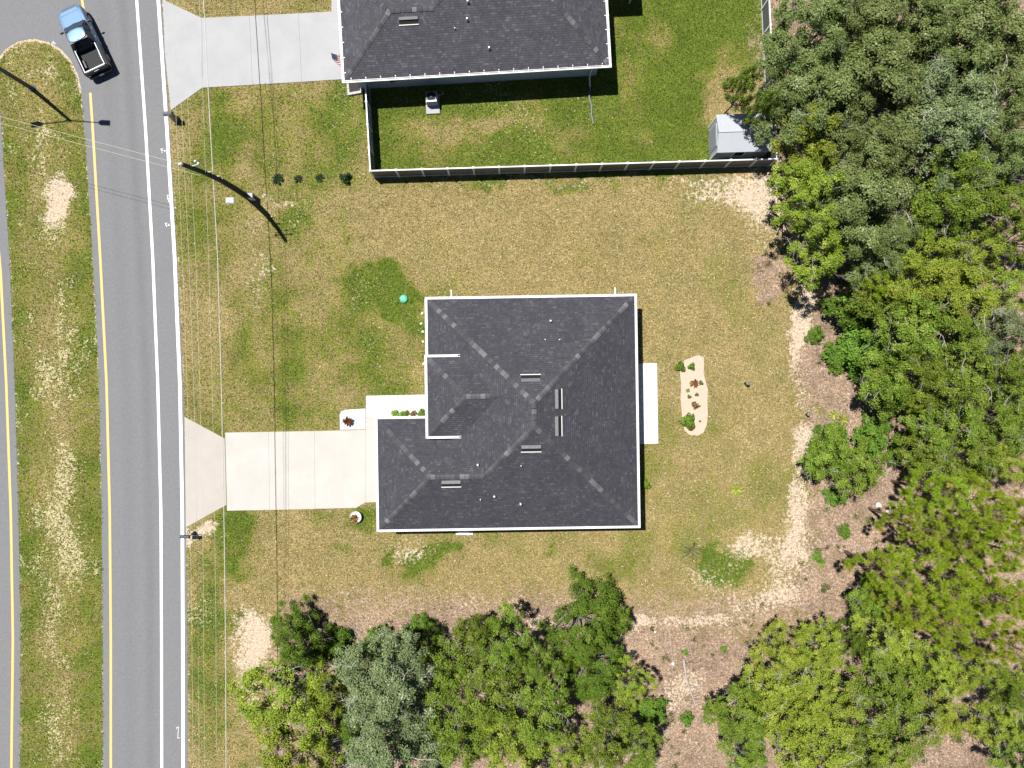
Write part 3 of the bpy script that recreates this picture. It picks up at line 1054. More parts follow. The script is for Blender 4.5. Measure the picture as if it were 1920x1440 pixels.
# ---- the house in the middle of the lot
TH = math.radians(0.9)
hb = Vector((1.30, -1.90, 0))
hw = Matrix.Rotation(TH, 3, 'Z') @ hb
house = thing('house', 'single-storey house with dark charcoal hip roof, raised porch roof and five roof vents', 'house', hw, TH)
x0, x1, y0, y1 = -5.52, 8.16, -9.45, 5.67
xg, yg, E = -8.91, -2.13, 2.70
hx = (x1 - x0) / 2
rx = x0 + hx
rz_ = E + hx * PITCH
ryN, ryS = y1 - hx, y0 + hx
hg = (yg - y0) / 2
ryg, rzg = y0 + hg, E + hg * PITCH
RN, RS = (rx, ryN, rz_), (rx, ryS, rz_)
GA, GB = (xg + hg, ryg, rzg), (x0 + hg, ryg, rzg)
slopes = [
    [(x0, y1, E), (x0, yg, E), GB, RS, RN],
    [(xg, y0, E), (x1, y0, E), RS, GB, GA],
    [(xg, yg, E), (xg, y0, E), GA],
    [(x0, yg, E), (xg, yg, E), GA, GB],
    [(x1, y1, E), (x0, y1, E), RN],
    [(x1, y0, E), (x1, y1, E), RN, RS],
]
EP = 3.80
xp, ypN, ypS = -5.46, 1.83, -3.30
hp = (ypN - ypS) / 2
ryp, rzp = ypS + hp, EP + hp * PITCH
xi = x0 + (EP - E) / PITCH
PA, PB = (xp + hp, ryp, rzp), (x0 + (rzp - E) / PITCH, ryp, rzp)
slopes += [
    [(xp, ypN, EP), (xp, ypS, EP), PA],
    [(xi, ypN, EP), (xp, ypN, EP), PA, PB],
    [(xp, ypS, EP), (xi, ypS, EP), PB, PA],
]
roof = roof_mesh('roof', slopes, M['shingle'], house, hb)
lines = [((x0, y1, E), RN), ((x1, y1, E), RN), ((x1, y0, E), RS), (RN, RS), (GB, RS), ((xg, y0, E), GA), ((xg, yg, E), GA), (GA, GB),
         ((xp, ypN, EP), PA), ((xp, ypS, EP), PA), (PA, PB)]
caps(roof, lines, hb, 0.30)


def roof_z(x, y):
    z = min(E + (x - x0) * PITCH, E + (x1 - x) * PITCH, E + (y1 - y) * PITCH, E + (y - y0) * PITCH)
    if y < yg:
        z = max(z, min(E + (x - xg) * PITCH, E + (yg - y) * PITCH, E + (y - y0) * PITCH))
    if ypS < y < ypN:
        z = max(z, min(EP + (x - xp) * PITCH, EP + (ypN - y) * PITCH, EP + (y - ypS) * PITCH))
    return z


Ri = Matrix.Rotation(-TH, 3, 'Z')


def on_roof(px_, py_):
    z = 4.5
    for _ in range(6):
        q = Ri @ W(px_, py_, z)
        z = roof_z(q.x, q.y)
    return (q.x, q.y, z)


for vx, vy, ang in ((995, 709, 90), (1047, 748, 0), (1047, 799, 0), (996, 841, -90), (846, 907, -90)):
    box_vent(roof, on_roof(vx, vy), math.radians(ang), hb)
for vx, vy in ((1032, 602), (896, 871), (927, 930), (976, 944)):
    vent_pipe(roof, on_roof(vx, vy), hb)
for vx, vy in ((1022, 637), (1049, 637), (977, 873), (901, 936)):
    vent_pipe(roof, on_roof(vx, vy), hb, 0.032, 0.22)
gz = E - 0.005
for a, b in (((x0, y1), (x0, ypN + 0.12)), ((xg, y0), (x1, y0)), ((x1, y0), (x1, y1)), ((x1, y1), (x0, y1)), ((xg, yg), (xg, y0)), ((x0 + 0.0, yg), (xg, yg))):
    # outside must be to the right of a->b
    dz_ = 0.004 if a[0] == b[0] else 0.0
    gutter(house, (a[0], a[1], gz + dz_), (b[0], b[1], gz + dz_), hb, ends=(b[1] != ypN + 0.12))
gutter(house, (xp, ypN, EP - 0.001), (xp, ypS, EP - 0.001), hb)
for ya, yb, xa, xb in ((ypN, ypN, xi + 0.1, xp), (ypS, ypS, xp, xi + 0.1)):
    gutter(house, (xa, ya, EP - 0.005), (xb, yb, EP - 0.005), hb, ends=False)
ov = 0.42
wall_run(house, [(xg + ov, yg - ov), (xg + ov, y0 + ov), (x1 - ov, y0 + ov), (x1 - ov, y1 - ov), (x0 + ov, y1 - ov), (x0 + ov, yg - ov)], 0.0, E - 0.14, M['stucco_w'], hb)
mb = MB()
for a, b in (((xp + ov, ypN - 0.12), (xi - 0.1, ypN - 0.12)), ((xp + ov, ypS + 0.12), (xi - 0.1, ypS + 0.12))):
    mb.box(((a[0] + b[0]) / 2, a[1], (E + EP) / 2), (b[0] - a[0], 0.12, EP - E - 0.1))
mb.box((xp + ov, ryp, (E + EP) / 2 - 0.02), (0.12, ypN - ypS - 0.36, EP - E - 0.12))
mb.build('porch_gable_wall', M['stucco_w'], house, off=hb)
mb = MB()     # soffit under the eaves
for c, s_ in (((x0 + 0.2, (y1 + yg) / 2), (0.38, y1 - yg - 0.8)), (((xg + x1) / 2, y0 + 0.2), (x1 - xg - 0.1, 0.38)), ((x1 - 0.2, (y0 + y1) / 2), (0.38, y1 - y0 - 0.9)),
              (((x0 + x1) / 2, y1 - 0.2), (x1 - x0 - 0.1, 0.38)), ((xg + 0.2, (yg + y0) / 2), (0.38, yg - y0 - 0.9))):
    mb.box((c[0], c[1], E - 0.16), (s_[0], s_[1], 0.02))
mb.build('soffit', M['white_vinyl'], house, off=hb)
panel_door(house, (xg + ov, (yg + y0) / 2, 0.03), (0, -1, 0), 4.9, 2.15, 4, 8, hb, 'garage_door')
panel_door(house, (x0 + ov, -1.4, 0.05), (0, -1, 0), 0.95, 2.05, 3, 2, hb, 'front_door')
for p, d, w, h in (((x0 + ov, 3.7, 1.45), (0, -1, 0), 1.7, 1.25), ((x1 - ov, 3.6, 1.45), (0, 1, 0), 1.5, 1.25), ((x1 - ov, -7.4, 1.45), (0, 1, 0), 1.5, 1.25),
                   ((-1.5, y1 - ov, 1.5), (-1, 0, 0), 1.2, 1.1), ((4.8, y1 - ov, 1.5), (-1, 0, 0), 1.5, 1.2), ((3.5, y0 + ov, 1.5), (1, 0, 0), 1.5, 1.2)):
    window(house, p, d, w, h, hb)
panel_door(house, (x1 - ov, -1.1, 0.07), (0, 1, 0), 2.4, 2.05, 1, 2, hb, 'sliding_door')
downspout(house, (x0 + 1.42, y1, 0), (0, 1, 0), hb, 1.02)
downspout(house, (x1 - 0.9, y1, 0), (0, 1, 0), hb, 1.02)
downspout(house, (xg + 1.85, y0, 0), (0, -1, 0), hb, 0.82)
downspout(house, (x1 - 0.95, y0, 0), (0, -1, 0), hb, 0.74)

# ---- the neighbour's house
TN = math.radians(3.35)
nO = Vector((-11.03, 19.89, 0))
RNb = Matrix.Rotation(TN, 3, 'Z')
ncb = Vector((9.0, 7.0, 0))
nh = thing('house', 'neighbouring house with faded charcoal roof and gutter brackets, cut by the top of the picture', 'house', nO + RNb @ ncb, TN)
nx1, nm, ndp, ngp = 17.47, 2.80, 14.9, 7.0
nE = 2.70
h1 = (nx1 - nm) / 2
r1 = nm + h1; rz1 = nE + h1 * PITCH
hgn = ngp / 2; rzgn = nE + hgn * PITCH
NRS, NRN = (r1, h1, rz1), (r1, ndp - h1 + 0.001, rz1)
NGA, NGB = (hgn, hgn, rzgn), (nm + hgn, hgn, rzgn)
nsl = [
    [(0, 0, nE), (nx1, 0, nE), NRS, NGB, NGA],
    [(0, ngp, nE), (0, 0, nE), NGA],
    [(nm, ngp, nE), (0, ngp, nE), NGA, NGB],
    [(nm, ndp, nE), (nm, ngp, nE), NGB, NRS, NRN],
    [(nx1, 0, nE), (nx1, ndp, nE), NRN, NRS],
    [(nx1, ndp, nE), (nm, ndp, nE), NRN],
]
nroof = roof_mesh('roof', nsl, M['shingle_b'], nh, ncb)
caps(nroof, [((0, 0, nE), NGA), ((0, ngp, nE), NGA), (NGA, NGB), (NGB, NRS), ((nx1, 0, nE), NRS), (NRS, NRN)], ncb, 0.32)
RNi = Matrix.Rotation(-TN, 3, 'Z')


def on_nroof(px_, py_):
    z = 4.0
    for _ in range(6):
        q = RNi @ (W(px_, py_, z) - Vector((nO.x, nO.y, 0)))
        z = min(nE + q.y * PITCH, nE + (nx1 - q.x) * PITCH)
    return (q.x, q.y, z)


box_vent(nroof, on_nroof(766, 39), math.radians(-90), ncb)
for vx, vy, r in ((877, 5, 0.055), (876, 38, 0.055), (853, 55, 0.03), (917, 92, 0.055)):
    vent_pipe(nroof, on_nroof(vx, vy), ncb, r, 0.28 if r > 0.04 else 0.2)
ngz = nE - 0.005
gutter(nh, (0, 0, ngz), (nx1, 0, ngz), ncb, hang=0.92)
gutter(nh, (0, ngp, ngz + 0.004), (0, 0, ngz + 0.004), ncb, hang=0.92)
gutter(nh, (nx1, 0, ngz + 0.004), (nx1, ndp, ngz + 0.004), ncb, hang=0.92)
nov = 0.55
wall_run(nh, [(nov, nov), (nx1 - nov, nov), (nx1 - nov, ndp - nov), (nm + nov, ndp - nov), (nm + nov, ngp - nov), (nov, ngp - nov)], 0.0, nE - 0.14, M['stucco'], ncb)
mb = MB()
mb.box((nx1 / 2, 0.27, nE - 0.16), (nx1 - 0.1, 0.5, 0.02)); mb.box((0.27, ngp / 2, nE - 0.16), (0.5, ngp - 1.1, 0.02)); mb.box((nx1 - 0.27, ndp / 2, nE - 0.16), (0.5, ndp - 1.1, 0.02))
mb.build('soffit', M['white_vinyl'], nh, off=ncb)
panel_door(nh, (nov, ngp / 2, 0.03), (0, -1, 0), 4.9, 2.15, 4, 8, ncb, 'garage_door')
window(nh, (nx1 - nov, 3.2, 1.5), (0, 1, 0), 1.5, 1.2, ncb)
mb = MB(); mb.box((2.95, nov - 0.07, 1.45), (0.36, 0.14, 0.62))
meter = mb.build('meter_box', M['plastic_grey'], nh, off=ncb)
mb = MB(); mb.tube([(2.95, nov - 0.14, 1.5), (2.95, nov - 0.26, 1.5)], 0.11, 12)
mb.build('meter_dial', M['glass'], meter, off=ncb)
dsp = downspout(nh, (16.45, 0, 0), (0, -1, 0), ncb, 0.35)
mb = MB()
q0 = Vector((16.45, -0.3, 0.10))
mb.tube([q0, q0 + Vector((-0.1, -0.7, -0.02)), q0 + Vector((0.05, -1.3, -0.03)), q0 + Vector((0.0, -1.9, -0.03)), q0 + Vector((0.1, -2.55, -0.03))], 0.065, 8)
mb.build('drain_hose', M['plastic_grey'], nh, off=ncb)
# covered patio on its far corner
pr = MB()
pr.box((nx1 + 1.05, 6.9, 2.45), (2.3, 3.4, 0.09))
prf = pr.build('patio_roof', M['white_metal'], nh, off=ncb)
for py_ in (5.4, 8.4):
    pp = MB(); pp.box((nx1 + 2.05, py_, 1.2), (0.1, 0.1, 2.4)); pp.build('post', M['white_vinyl'], prf, off=ncb)

# ---------------------------------------------------------------- fence
FH = 1.55
A_ = W(684, 148, FH); B_ = W(694, 320, FH); C_ = W(1457, 297.5, FH); D_ = W(1440, -60, FH)
for p in (A_, B_, C_, D_):
    p.z = 0
fence = thing('vinyl_fence', 'white vinyl privacy fence enclosing the neighbour back yard', 'fence', B_)
post_mb = MB(); post_mb.box((0, 0, FH / 2), (0.127, 0.127, FH))
POST = post_mb.mesh('post'); POST.materials.append(M['white_vinyl'])
cap_mb = MB()
cap_mb.box((0, 0, 0.015), (0.15, 0.15, 0.03))
cap_mb.add([(-0.075, -0.075, 0.03), (0.075, -0.075, 0.03), (0.075, 0.075, 0.03), (-0.075, 0.075, 0.03), (0, 0, 0.085)], [(0, 1, 4), (1, 2, 4), (2, 3, 4), (3, 0, 4)])
PCAP = cap_mb.mesh('post_cap'); PCAP.materials.append(M['white_vinyl'])


def f_post(p, ang):
    o = inst('post', POST, fence, p - B_, (0, 0, ang))
    inst('post_cap', PCAP, o, (0, 0, FH))


def f_panel(a, b, name='panel'):
    d = b - a; L = d.length - 0.125; ang = math.atan2(d.y, d.x)
    mb = MB()
    n = max(1, round(L / 0.152))
    w = L / n
    for i in range(n):     # tongue-and-groove boards, every second one set a hair back
        mb.box((-L / 2 + w * (i + 0.5), 0, FH / 2 + 0.02), (w - 0.006, 0.024 + 0.004 * (i % 2), FH - 0.2))
    o = mb.build(name, M['grey_vinyl'], fence)
    m = (a + b) / 2 - B_
    o.location = m; o.rotation_euler = (0, 0, ang)
    for z, hh, ww in ((FH - 0.07, 0.13, 0.075), (0.11, 0.12, 0.05)):
        r = MB(); r.box((0, 0, z), (L + 0.02, ww, hh))
        r.build('rail', M['white_vinyl'], o)
    return o


def run(a, b, step, first=True):
    d = b - a; L = d.length; u = d.normalized(); ang = math.atan2(d.y, d.x)
    n = int(L / step)
    pts = [a + u * step * i for i in range(n + 1)]
    if L - n * step > 0.5:
        pts.append(b)
    else:
        pts[-1] = b
    for i, p in enumerate(pts):
        if i > 0 or first:
            f_post(p, ang)
    return pts


south = run(B_, C_, 1.735)
for p, q in zip(south[:-1], south[1:]):
    f_panel(p, q)
east = run(C_, D_, 1.80, first=False)
for p, q in zip(east[:-1], east[1:]):
    f_panel(p, q)
west = run(B_, A_, 1.55, first=False)
for i, (p, q) in enumerate(zip(west[:-1], west[1:])):
    if i in (1, 2):        # the pair of braced gate leaves
        g = f_panel(p, q, 'gate')
        L = (q - p).length - 0.2
        br = MB()
        for s_ in ((1, -1) if i == 1 else (-1, 1)):
            br.tube([(-L / 2, -0.035, 0.2 if s_ > 0 else 1.35), (L / 2, -0.035, 1.35 if s_ > 0 else 0.2)], 0.022, 4)
            break
        br.box((0, -0.04, 1.36), (L, 0.035, 0.06)); br.box((0, -0.04, 0.24), (L, 0.035, 0.06)); br.box((0, -0.04, 0.8), (L, 0.035, 0.06))
        br.build('brace', M['white_metal'], g)
        hd = MB(); hd.box((L / 2 - 0.06, 0.05, 1.0), (0.08, 0.06, 0.16)); hd.build('latch', M['dark_metal'], g)
    else:
        f_panel(p, q)

# ---------------------------------------------------------------- shed in the corner of that yard
sb = Vector((15.42, 16.72, 0))
rs = math.radians(1.8)
shed = thing('shed', 'small white garden shed with low gable roof inside the fence corner', 'shed', sb, rs)
sl, sw, sh, sr = 3.46, 2.36, 2.05, 0.42
mb = MB()
mb.prism([(-sl / 2, -sw / 2), (sl / 2, -sw / 2), (sl / 2, sw / 2), (-sl / 2, sw / 2)], 0.05, sh)
for sx in (-1, 1):
    x = sx * sl / 2
    mb.add([(x, -sw / 2, sh), (x, sw / 2, sh), (x, 0, sh + sr)], [(0, 1, 2)])
mb.build('wall', M['shed_wall'], shed)
for i, (s_, ov_) in enumerate(((-1, 0.09), (1, 0.09))):
    mb = MB()
    ex = sl / 2 + 0.07
    yo = s_ * (sw / 2 + ov_)
    zo = sh - sr * ov_ / (sw / 2)
    vs_ = [(-ex, yo, zo), (ex, yo, zo), (ex, 0, sh + sr), (-ex, 0, sh + sr)]
    vs_ += [(x, y, z + 0.035) for x, y, z in vs_]
    mb.add(vs_, [(4, 5, 6, 7), (0, 3, 2, 1), (0, 1, 5, 4), (1, 2, 6, 5), (3, 0, 4, 7), (2, 3, 7, 6)])
    mb.build('roof_panel', M['shed_roof'], shed)
mb = MB(); mb.box((0, 0, sh + sr + 0.05), (sl + 0.15, 0.16, 0.03)); mb.build('ridge_cap', M['shed_roof'], shed)
mb = MB(); mb.box((-sl / 2 - 0.02, 0.0, 0.98), (0.04, 1.5, 1.86)); door = mb.build('door', M['shed_wall'], shed)
for i in range(9):
    mb = MB(); mb.box((-sl / 2 - 0.05, 0, 0.30 + i * 0.17), (0.03, 1.36, 0.085), M=None); mb.build('slat', M['plastic_grey'], door)
for yy in (-sw / 2 + 0.05, sw / 2 - 0.05):
    mb = MB(); mb.box((-sl / 2 - 0.015, yy, sh / 2), (0.05, 0.10, sh - 0.08)); mb.build('corner_trim', M['white_vinyl'], shed)
mb = MB(); mb.box((-0.2, -sw / 2 - 0.02, 1.45), (0.62, 0.04, 0.5)); wnd = mb.build('window', M['glass'], shed)
for sx in (-1, 1):
    mb = MB(); mb.box((-0.2 + sx * 0.36, -sw / 2 - 0.03, 1.42), (0.07, 0.05, 1.15)); mb.build('frame', M['white_vinyl'], wnd)

# ---------------------------------------------------------------- pickup truck
def car_paint():
    t = NT('steel_blue_car_paint')
    t.b.inputs['Base Color'].default_value = (0.17, 0.32, 0.52, 1)
    co = t.objco()
    fl = t.noise(co, 220, 1)
    c = t.mix(fl, (0.085, 0.165, 0.27), (0.14, 0.24, 0.36))
    t.l(c, t.b.inputs['Base Color'])
    t.b.inputs['Metallic'].default_value = 0.35
    t.b.inputs['Roughness'].default_value = 0.5
    t.b.inputs['Coat Weight'].default_value = 0.6
    t.b.inputs['Coat Roughness'].default_value = 0.12
    return t.m


M['car_paint'] = car_paint()
M['bed_liner'] = simple('bed_liner', (0.018, 0.020, 0.022), 0.8, var=0.2)
M['car_shaded'] = simple('shaded_blue_car_side', (0.022, 0.036, 0.046), 0.4, var=0.1, coat=0.3)  # darker copy of the body paint: shade on the truck's sides put into the colour
tl = Vector((-29.30, 23.50, 0))
truck = thing('pickup_truck', 'steel-blue crew-cab pickup truck driving past the median nose', 'pickup truck', tl, math.radians(25))


def ring(y, hw, z0, z1, r=0.12):
    """rounded section across the truck, counter-clockwise seen from the front"""
    return [(-hw + r * 0.4, y, z0), (hw - r * 0.4, y, z0), (hw, y, z0 + r), (hw, y, (z0 + z1) / 2), (hw - 0.015, y, z1 - r), (hw - r * 0.45, y, z1 - r * 0.22), (hw - r * 1.3, y, z1),
            (-hw + r * 1.3, y, z1), (-hw + r * 0.45, y, z1 - r * 0.22), (-hw + 0.015, y, z1 - r), (-hw, y, (z0 + z1) / 2), (-hw, y, z0 + r)]


mb = MB()
mb.loft([ring(2.42, 0.58, 0.42, 0.72), ring(2.36, 0.74, 0.36, 0.86), ring(2.22, 0.84, 0.30, 0.98), ring(1.9, 0.895, 0.30, 1.045), ring(1.3, 0.91, 0.30, 1.085), ring(0.98, 0.91, 0.30, 1.10),
         ring(0.4, 0.91, 0.30, 1.10), ring(-0.62, 0.91, 0.30, 1.10)])
body = mb.build('body', M['car_paint'], truck, smooth=True)
m_ = body.modifiers.new('bevel', 'BEVEL'); m_.width = 0.02; m_.segments = 2; m_.limit_method = 'ANGLE'; m_.angle_limit = math.radians(40)
# hood creases
mb = MB()
mb.loft([[(-0.60, 2.12, 1.005), (0.60, 2.12, 1.005), (0.60, 2.12, 1.02), (-0.60, 2.12, 1.02)], [(-0.70, 1.02, 1.095), (0.70, 1.02, 1.095), (0.66, 1.02, 1.128), (-0.66, 1.02, 1.128)]])
mb.build('hood', M['car_paint'], truck)
# cab: roof, pillars, glass
cb = [(1.00, 0.83, 1.10), (0.28, 0.65, 1.66), (-0.36, 0.655, 1.67), (-0.60, 0.80, 1.10)]
mb = MB()
mb.loft([[(-0.80, 0.98, 1.09), (0.80, 0.98, 1.09), (0.84, -0.62, 1.09), (-0.84, -0.62, 1.09)], [(-0.60, 0.30, 1.60), (0.60, 0.30, 1.60), (0.63, -0.48, 1.60), (-0.63, -0.48, 1.60)]])
mb.build('cab_frame', M['car_shaded'], truck)
mb = MB()
mb.loft([[(-0.63, 0.36, 1.595), (0, 0.42, 1.60), (0.63, 0.36, 1.595), (0.665, -0.1, 1.605), (0.655, -0.52, 1.595), (-0.655, -0.52, 1.595), (-0.665, -0.1, 1.605)],
         [(-0.61, 0.34, 1.635), (0, 0.40, 1.66), (0.61, 0.34, 1.635), (0.645, -0.1, 1.655), (0.635, -0.50, 1.635), (-0.635, -0.50, 1.635), (-0.645, -0.1, 1.655)],
         [(-0.46, 0.24, 1.665), (0, 0.30, 1.685), (0.46, 0.24, 1.665), (0.48, -0.1, 1.685), (0.46, -0.42, 1.665), (-0.46, -0.42, 1.665), (-0.48, -0.1, 1.685)]])
rf = mb.build('roof', M['car_paint'], truck, smooth=True)
sm_ = rf.modifiers.new('round', 'SUBSURF'); sm_.levels = 2; sm_.render_levels = 2
mb = MB(); mb.add([(-0.02, -0.36, 1.67), (0.02, -0.36, 1.67), (0, -0.46, 1.67), (0, -0.44, 1.76)], [(0, 1, 3), (1, 2, 3), (2, 0, 3)]); mb.build('antenna', M['dark_metal'], rf)
mb = MB(); mb.add([(-0.76, 0.99, 1.115), (0, 1.08, 1.12), (0.76, 0.99, 1.115), (0.59, 0.36, 1.605), (0, 0.42, 1.612), (-0.59, 0.36, 1.605)], [(0, 1, 4, 5), (1, 2, 3, 4)])
mb.build('windshield', M['glass'], truck)
mb = MB(); mb.add([(-0.70, 1.07, 1.108), (0.70, 1.07, 1.108), (0.78, 0.965, 1.116), (0, 1.055, 1.126), (-0.78, 0.965, 1.116), (0, 1.16, 1.105)], [(4, 0, 5, 3), (5, 1, 2, 3)])
mb.build('cowl', M['dark_metal'], truck)
mb = MB(); mb.add([(-0.70, -0.635, 1.14), (-0.56, -0.52, 1.58), (0.56, -0.52, 1.58), (0.70, -0.635, 1.14)], [(0, 1, 2, 3)]); mb.build('rear_window', M['glass'], truck)
for sx in (-1, 1):
    for ya, yb in ((0.82, 0.12), (0.06, -0.52)):
        ta = 0.30 if ya > 0.5 else 0.06
        mb = MB(); mb.add([(sx * 0.838, ya, 1.13), (sx * 0.848, yb, 1.13), (sx * 0.652, max(yb, -0.42), 1.57), (sx * 0.644, ta, 1.57)], [(0, 1, 2, 3)] if sx > 0 else [(3, 2, 1, 0)])
        mb.build('side_window', M['glass'], truck)
    mb = MB(); mb.box((sx * 1.02, 0.80, 1.12), (0.20, 0.09, 0.16)); mb.box((sx * 0.90, 0.83, 1.08), (0.14, 0.04, 0.04)); mb.build('wing_mirror', M['dark_metal'], truck, bevel=0.02)
    mb = MB(); mb.box((sx * 0.66, 2.27, 0.77), (0.22, 0.14, 0.12)); mb.build('headlight', M['lamp_lens'], truck, bevel=0.03)
    mb = MB(); mb.box((sx * 0.82, -2.26, 0.86), (0.15, 0.08, 0.34)); mb.build('tail_light', M['red_lens'], truck, bevel=0.02)
    for dy in (0.42, -0.22):
        mb = MB(); mb.box((sx * 0.915, dy, 0.92), (0.03, 0.16, 0.03)); mb.build('door_handle', M['car_shaded'], truck)
# bed: sides, floor, tailgate, rail caps
mb = MB()
for sx in (-1, 1):
    mb.loft([[(sx * 0.70, y, 0.62), (sx * 0.895, y, 0.40), (sx * 0.91, y, 0.75), (sx * 0.885, y, 1.00), (sx * 0.72, y, 1.07)] for y in (-0.63, -1.4, -2.18, -2.28)])
mb.build('bed_side', M['car_shaded'], truck)
mb = MB(); mb.box((0, -1.44, 0.64), (1.42, 1.62, 0.05))
for i in range(9):
    mb.box((-0.6 + i * 0.15, -1.44, 0.672), (0.07, 1.6, 0.016))
bed = mb.build('bed_floor', M['bed_liner'], truck)
mb = MB(); mb.box((0, -0.66, 0.85), (1.42, 0.05, 0.44)); mb.build('bed_front', M['car_shaded'], truck)
for sx in (-1, 1):
    mb = MB(); mb.box((sx * 0.725, -1.44, 1.08), (0.035, 1.66, 0.03)); mb.build('bed_rail', M['chrome'], truck)
    mb = MB(); mb.box((sx * 0.60, -1.55, 0.74), (0.18, 0.62, 0.17)); mb.build('wheel_box', M['dark_metal'], bed, bevel=0.04)
mb = MB(); mb.box((0, -2.29, 0.83), (1.48, 0.09, 0.46)); tg = mb.build('tailgate', M['car_shaded'], truck, bevel=0.02)
mb = MB(); mb.box((0, -2.25, 1.075), (1.46, 0.04, 0.03)); mb.build('tailgate_cap', M['chrome'], tg)
mb = MB(); mb.box((0, -2.36, 0.93), (0.34, 0.03, 0.06)); mb.build('handle', M['chrome'], tg)
mb = MB(); mb.box((0, -2.40, 0.48), (1.62, 0.18, 0.18)); bp = mb.build('rear_bumper', M['dark_metal'], truck, bevel=0.04)
mb = MB(); mb.box((0.05, -2.50, 0.52), (0.32, 0.02, 0.14)); mb.build('plate', M['lamp_lens'], bp)
mb = MB(); mb.box((0, 2.38, 0.44), (1.3, 0.16, 0.2)); mb.build('front_bumper', M['dark_metal'], truck, bevel=0.05)
mb = MB(); mb.box((0, 2.40, 0.70), (0.98, 0.06, 0.22)); mb.build('grille', M['black_slot'], truck, bevel=0.02)
for sx in (-1, 1):
    for y in (1.45, -1.50):
        mb = MB()
        mb.lathe([(0.20, -0.11), (0.33, -0.11), (0.355, -0.07), (0.355, 0.07), (0.33, 0.11), (0.20, 0.11)], 20, M=Matrix.Translation((sx * 0.80, y, 0.355)) @ Matrix.Rotation(math.pi / 2, 4, 'Y'))
        wh = mb.build('wheel', M['rubber'], truck, smooth=False)
        mb = MB(); mb.lathe([(0.05, -0.118), (0.215, -0.118), (0.215, 0.118), (0.05, 0.118)], 16, M=Matrix.Translation((sx * 0.80, y, 0.355)) @ Matrix.Rotation(math.pi / 2, 4, 'Y'))
        mb.build('rim', M['chrome'], wh)

# ---------------------------------------------------------------- utility pole, wires, street lamp
pb = Vector((-18.33, 12.96, 0))
pole = thing('utility_pole', 'dark wooden utility pole leaning over the grass verge', 'utility pole', pb)
pt_ = [Vector((0, 0, -0.2)), Vector((-0.02, -0.02, 2.0)), Vector((-0.06, -0.10, 4.5)), Vector((-0.16, -0.30, 7.0)), Vector((-0.30, -0.55, 9.2))]
mb = MB(); mb.tube(pt_, [0.19, 0.175, 0.16, 0.145, 0.125], 14)
mb.build('mast', M['pole_wood'], pole)
mb = MB(); mb.lathe([(0.07, 0), (0.10, 0.05), (0.07, 0.10), (0.10, 0.15), (0.05, 0.22)], 10, M=Matrix.Translation((-0.31, -0.57, 9.2)))
mb.build('top_insulator', M['lamp_lens'], pole)
arm = MB(); arm.tube([(-0.24, -0.42, 8.35), (-0.75, -0.35, 8.5)], 0.035, 6); arm.tube([(-0.22, -0.40, 8.3), (0.32, -0.30, 8.45)], 0.035, 6)
ar = arm.build('bracket', M['lamp_lens'], pole)
for p in ((-0.75, -0.35, 8.46), (0.32, -0.30, 8.41), (0.05, -0.1, 8.2)):
    mb = MB(); mb.lathe([(0.05, 0), (0.075, 0.05), (0.05, 0.1), (0.075, 0.15), (0.04, 0.2)], 8, M=Matrix.Translation(p)); mb.build('insulator', M['lamp_lens'], ar)
for z, dx in ((6.4, 0.2), (5.2, 0.17)):
    mb = MB(); mb.box((-0.12 + dx, -0.2 + (7 - z) * 0.08, z), (0.3, 0.06, 0.12)); mb.build('cable_clamp', M['plastic_grey'], pole)
mb = MB(); mb.tube([(0.17, 0.09, 0.0), (0.15, 0.07, 2.2), (0.10, -0.02, 4.6)], 0.035, 6); mb.build('conduit', M['plastic_grey'], pole)

ped = thing('utility_pedestal', 'small grey and white utility pedestal at the foot of the utility pole', 'pedestal', W(476, 372))
mb = MB(); mb.chamfer((0, 0, 0.38), (0.36, 0.32, 0.76), 0.05); mb.build('cabinet', M['white_vinyl'], ped)
mb = MB(); mb.chamfer((0.02, 0, 0.79), (0.40, 0.36, 0.08), 0.03); mb.build('lid', M['plastic_grey'], ped)
mb = MB(); mb.box((0.185, 0, 0.40), (0.02, 0.26, 0.6)); mb.build('door', M['dark_metal'], ped)
lid = thing('meter_box', 'pale blue utility box lid lying in the verge grass', 'utility box', W(431.5, 376))
mb = MB(); mb.chamfer((0, 0, 0.03), (0.50, 0.32, 0.12), 0.02); mb.build('lid', M['blue_lid'], lid)
mb = MB(); mb.box((0, 0, 0.0), (0.60, 0.42, 0.10)); mb.build('rim', M['plastic_grey'], lid)


def wire(pts, zs, r, mat, label, sag=0.0, grp='overhead wires along the verge'):
    n = 30
    a = np.array(pts, float)
    P = []
    yy = np.linspace(a[0, 1], a[-1, 1], n)
    for i, y in enumerate(yy):
        x = np.interp(y, a[:, 1], a[:, 0])
        z = np.interp(y, [a[0, 1], 310, a[-1, 1]], zs)
        P.append(W(x, y, z))
    mb = MB(); mb.tube(P, r, 5, cap=True)
    o = mb.build('overhead_wire', mat)
    return tag(o, label, 'wire', grp)


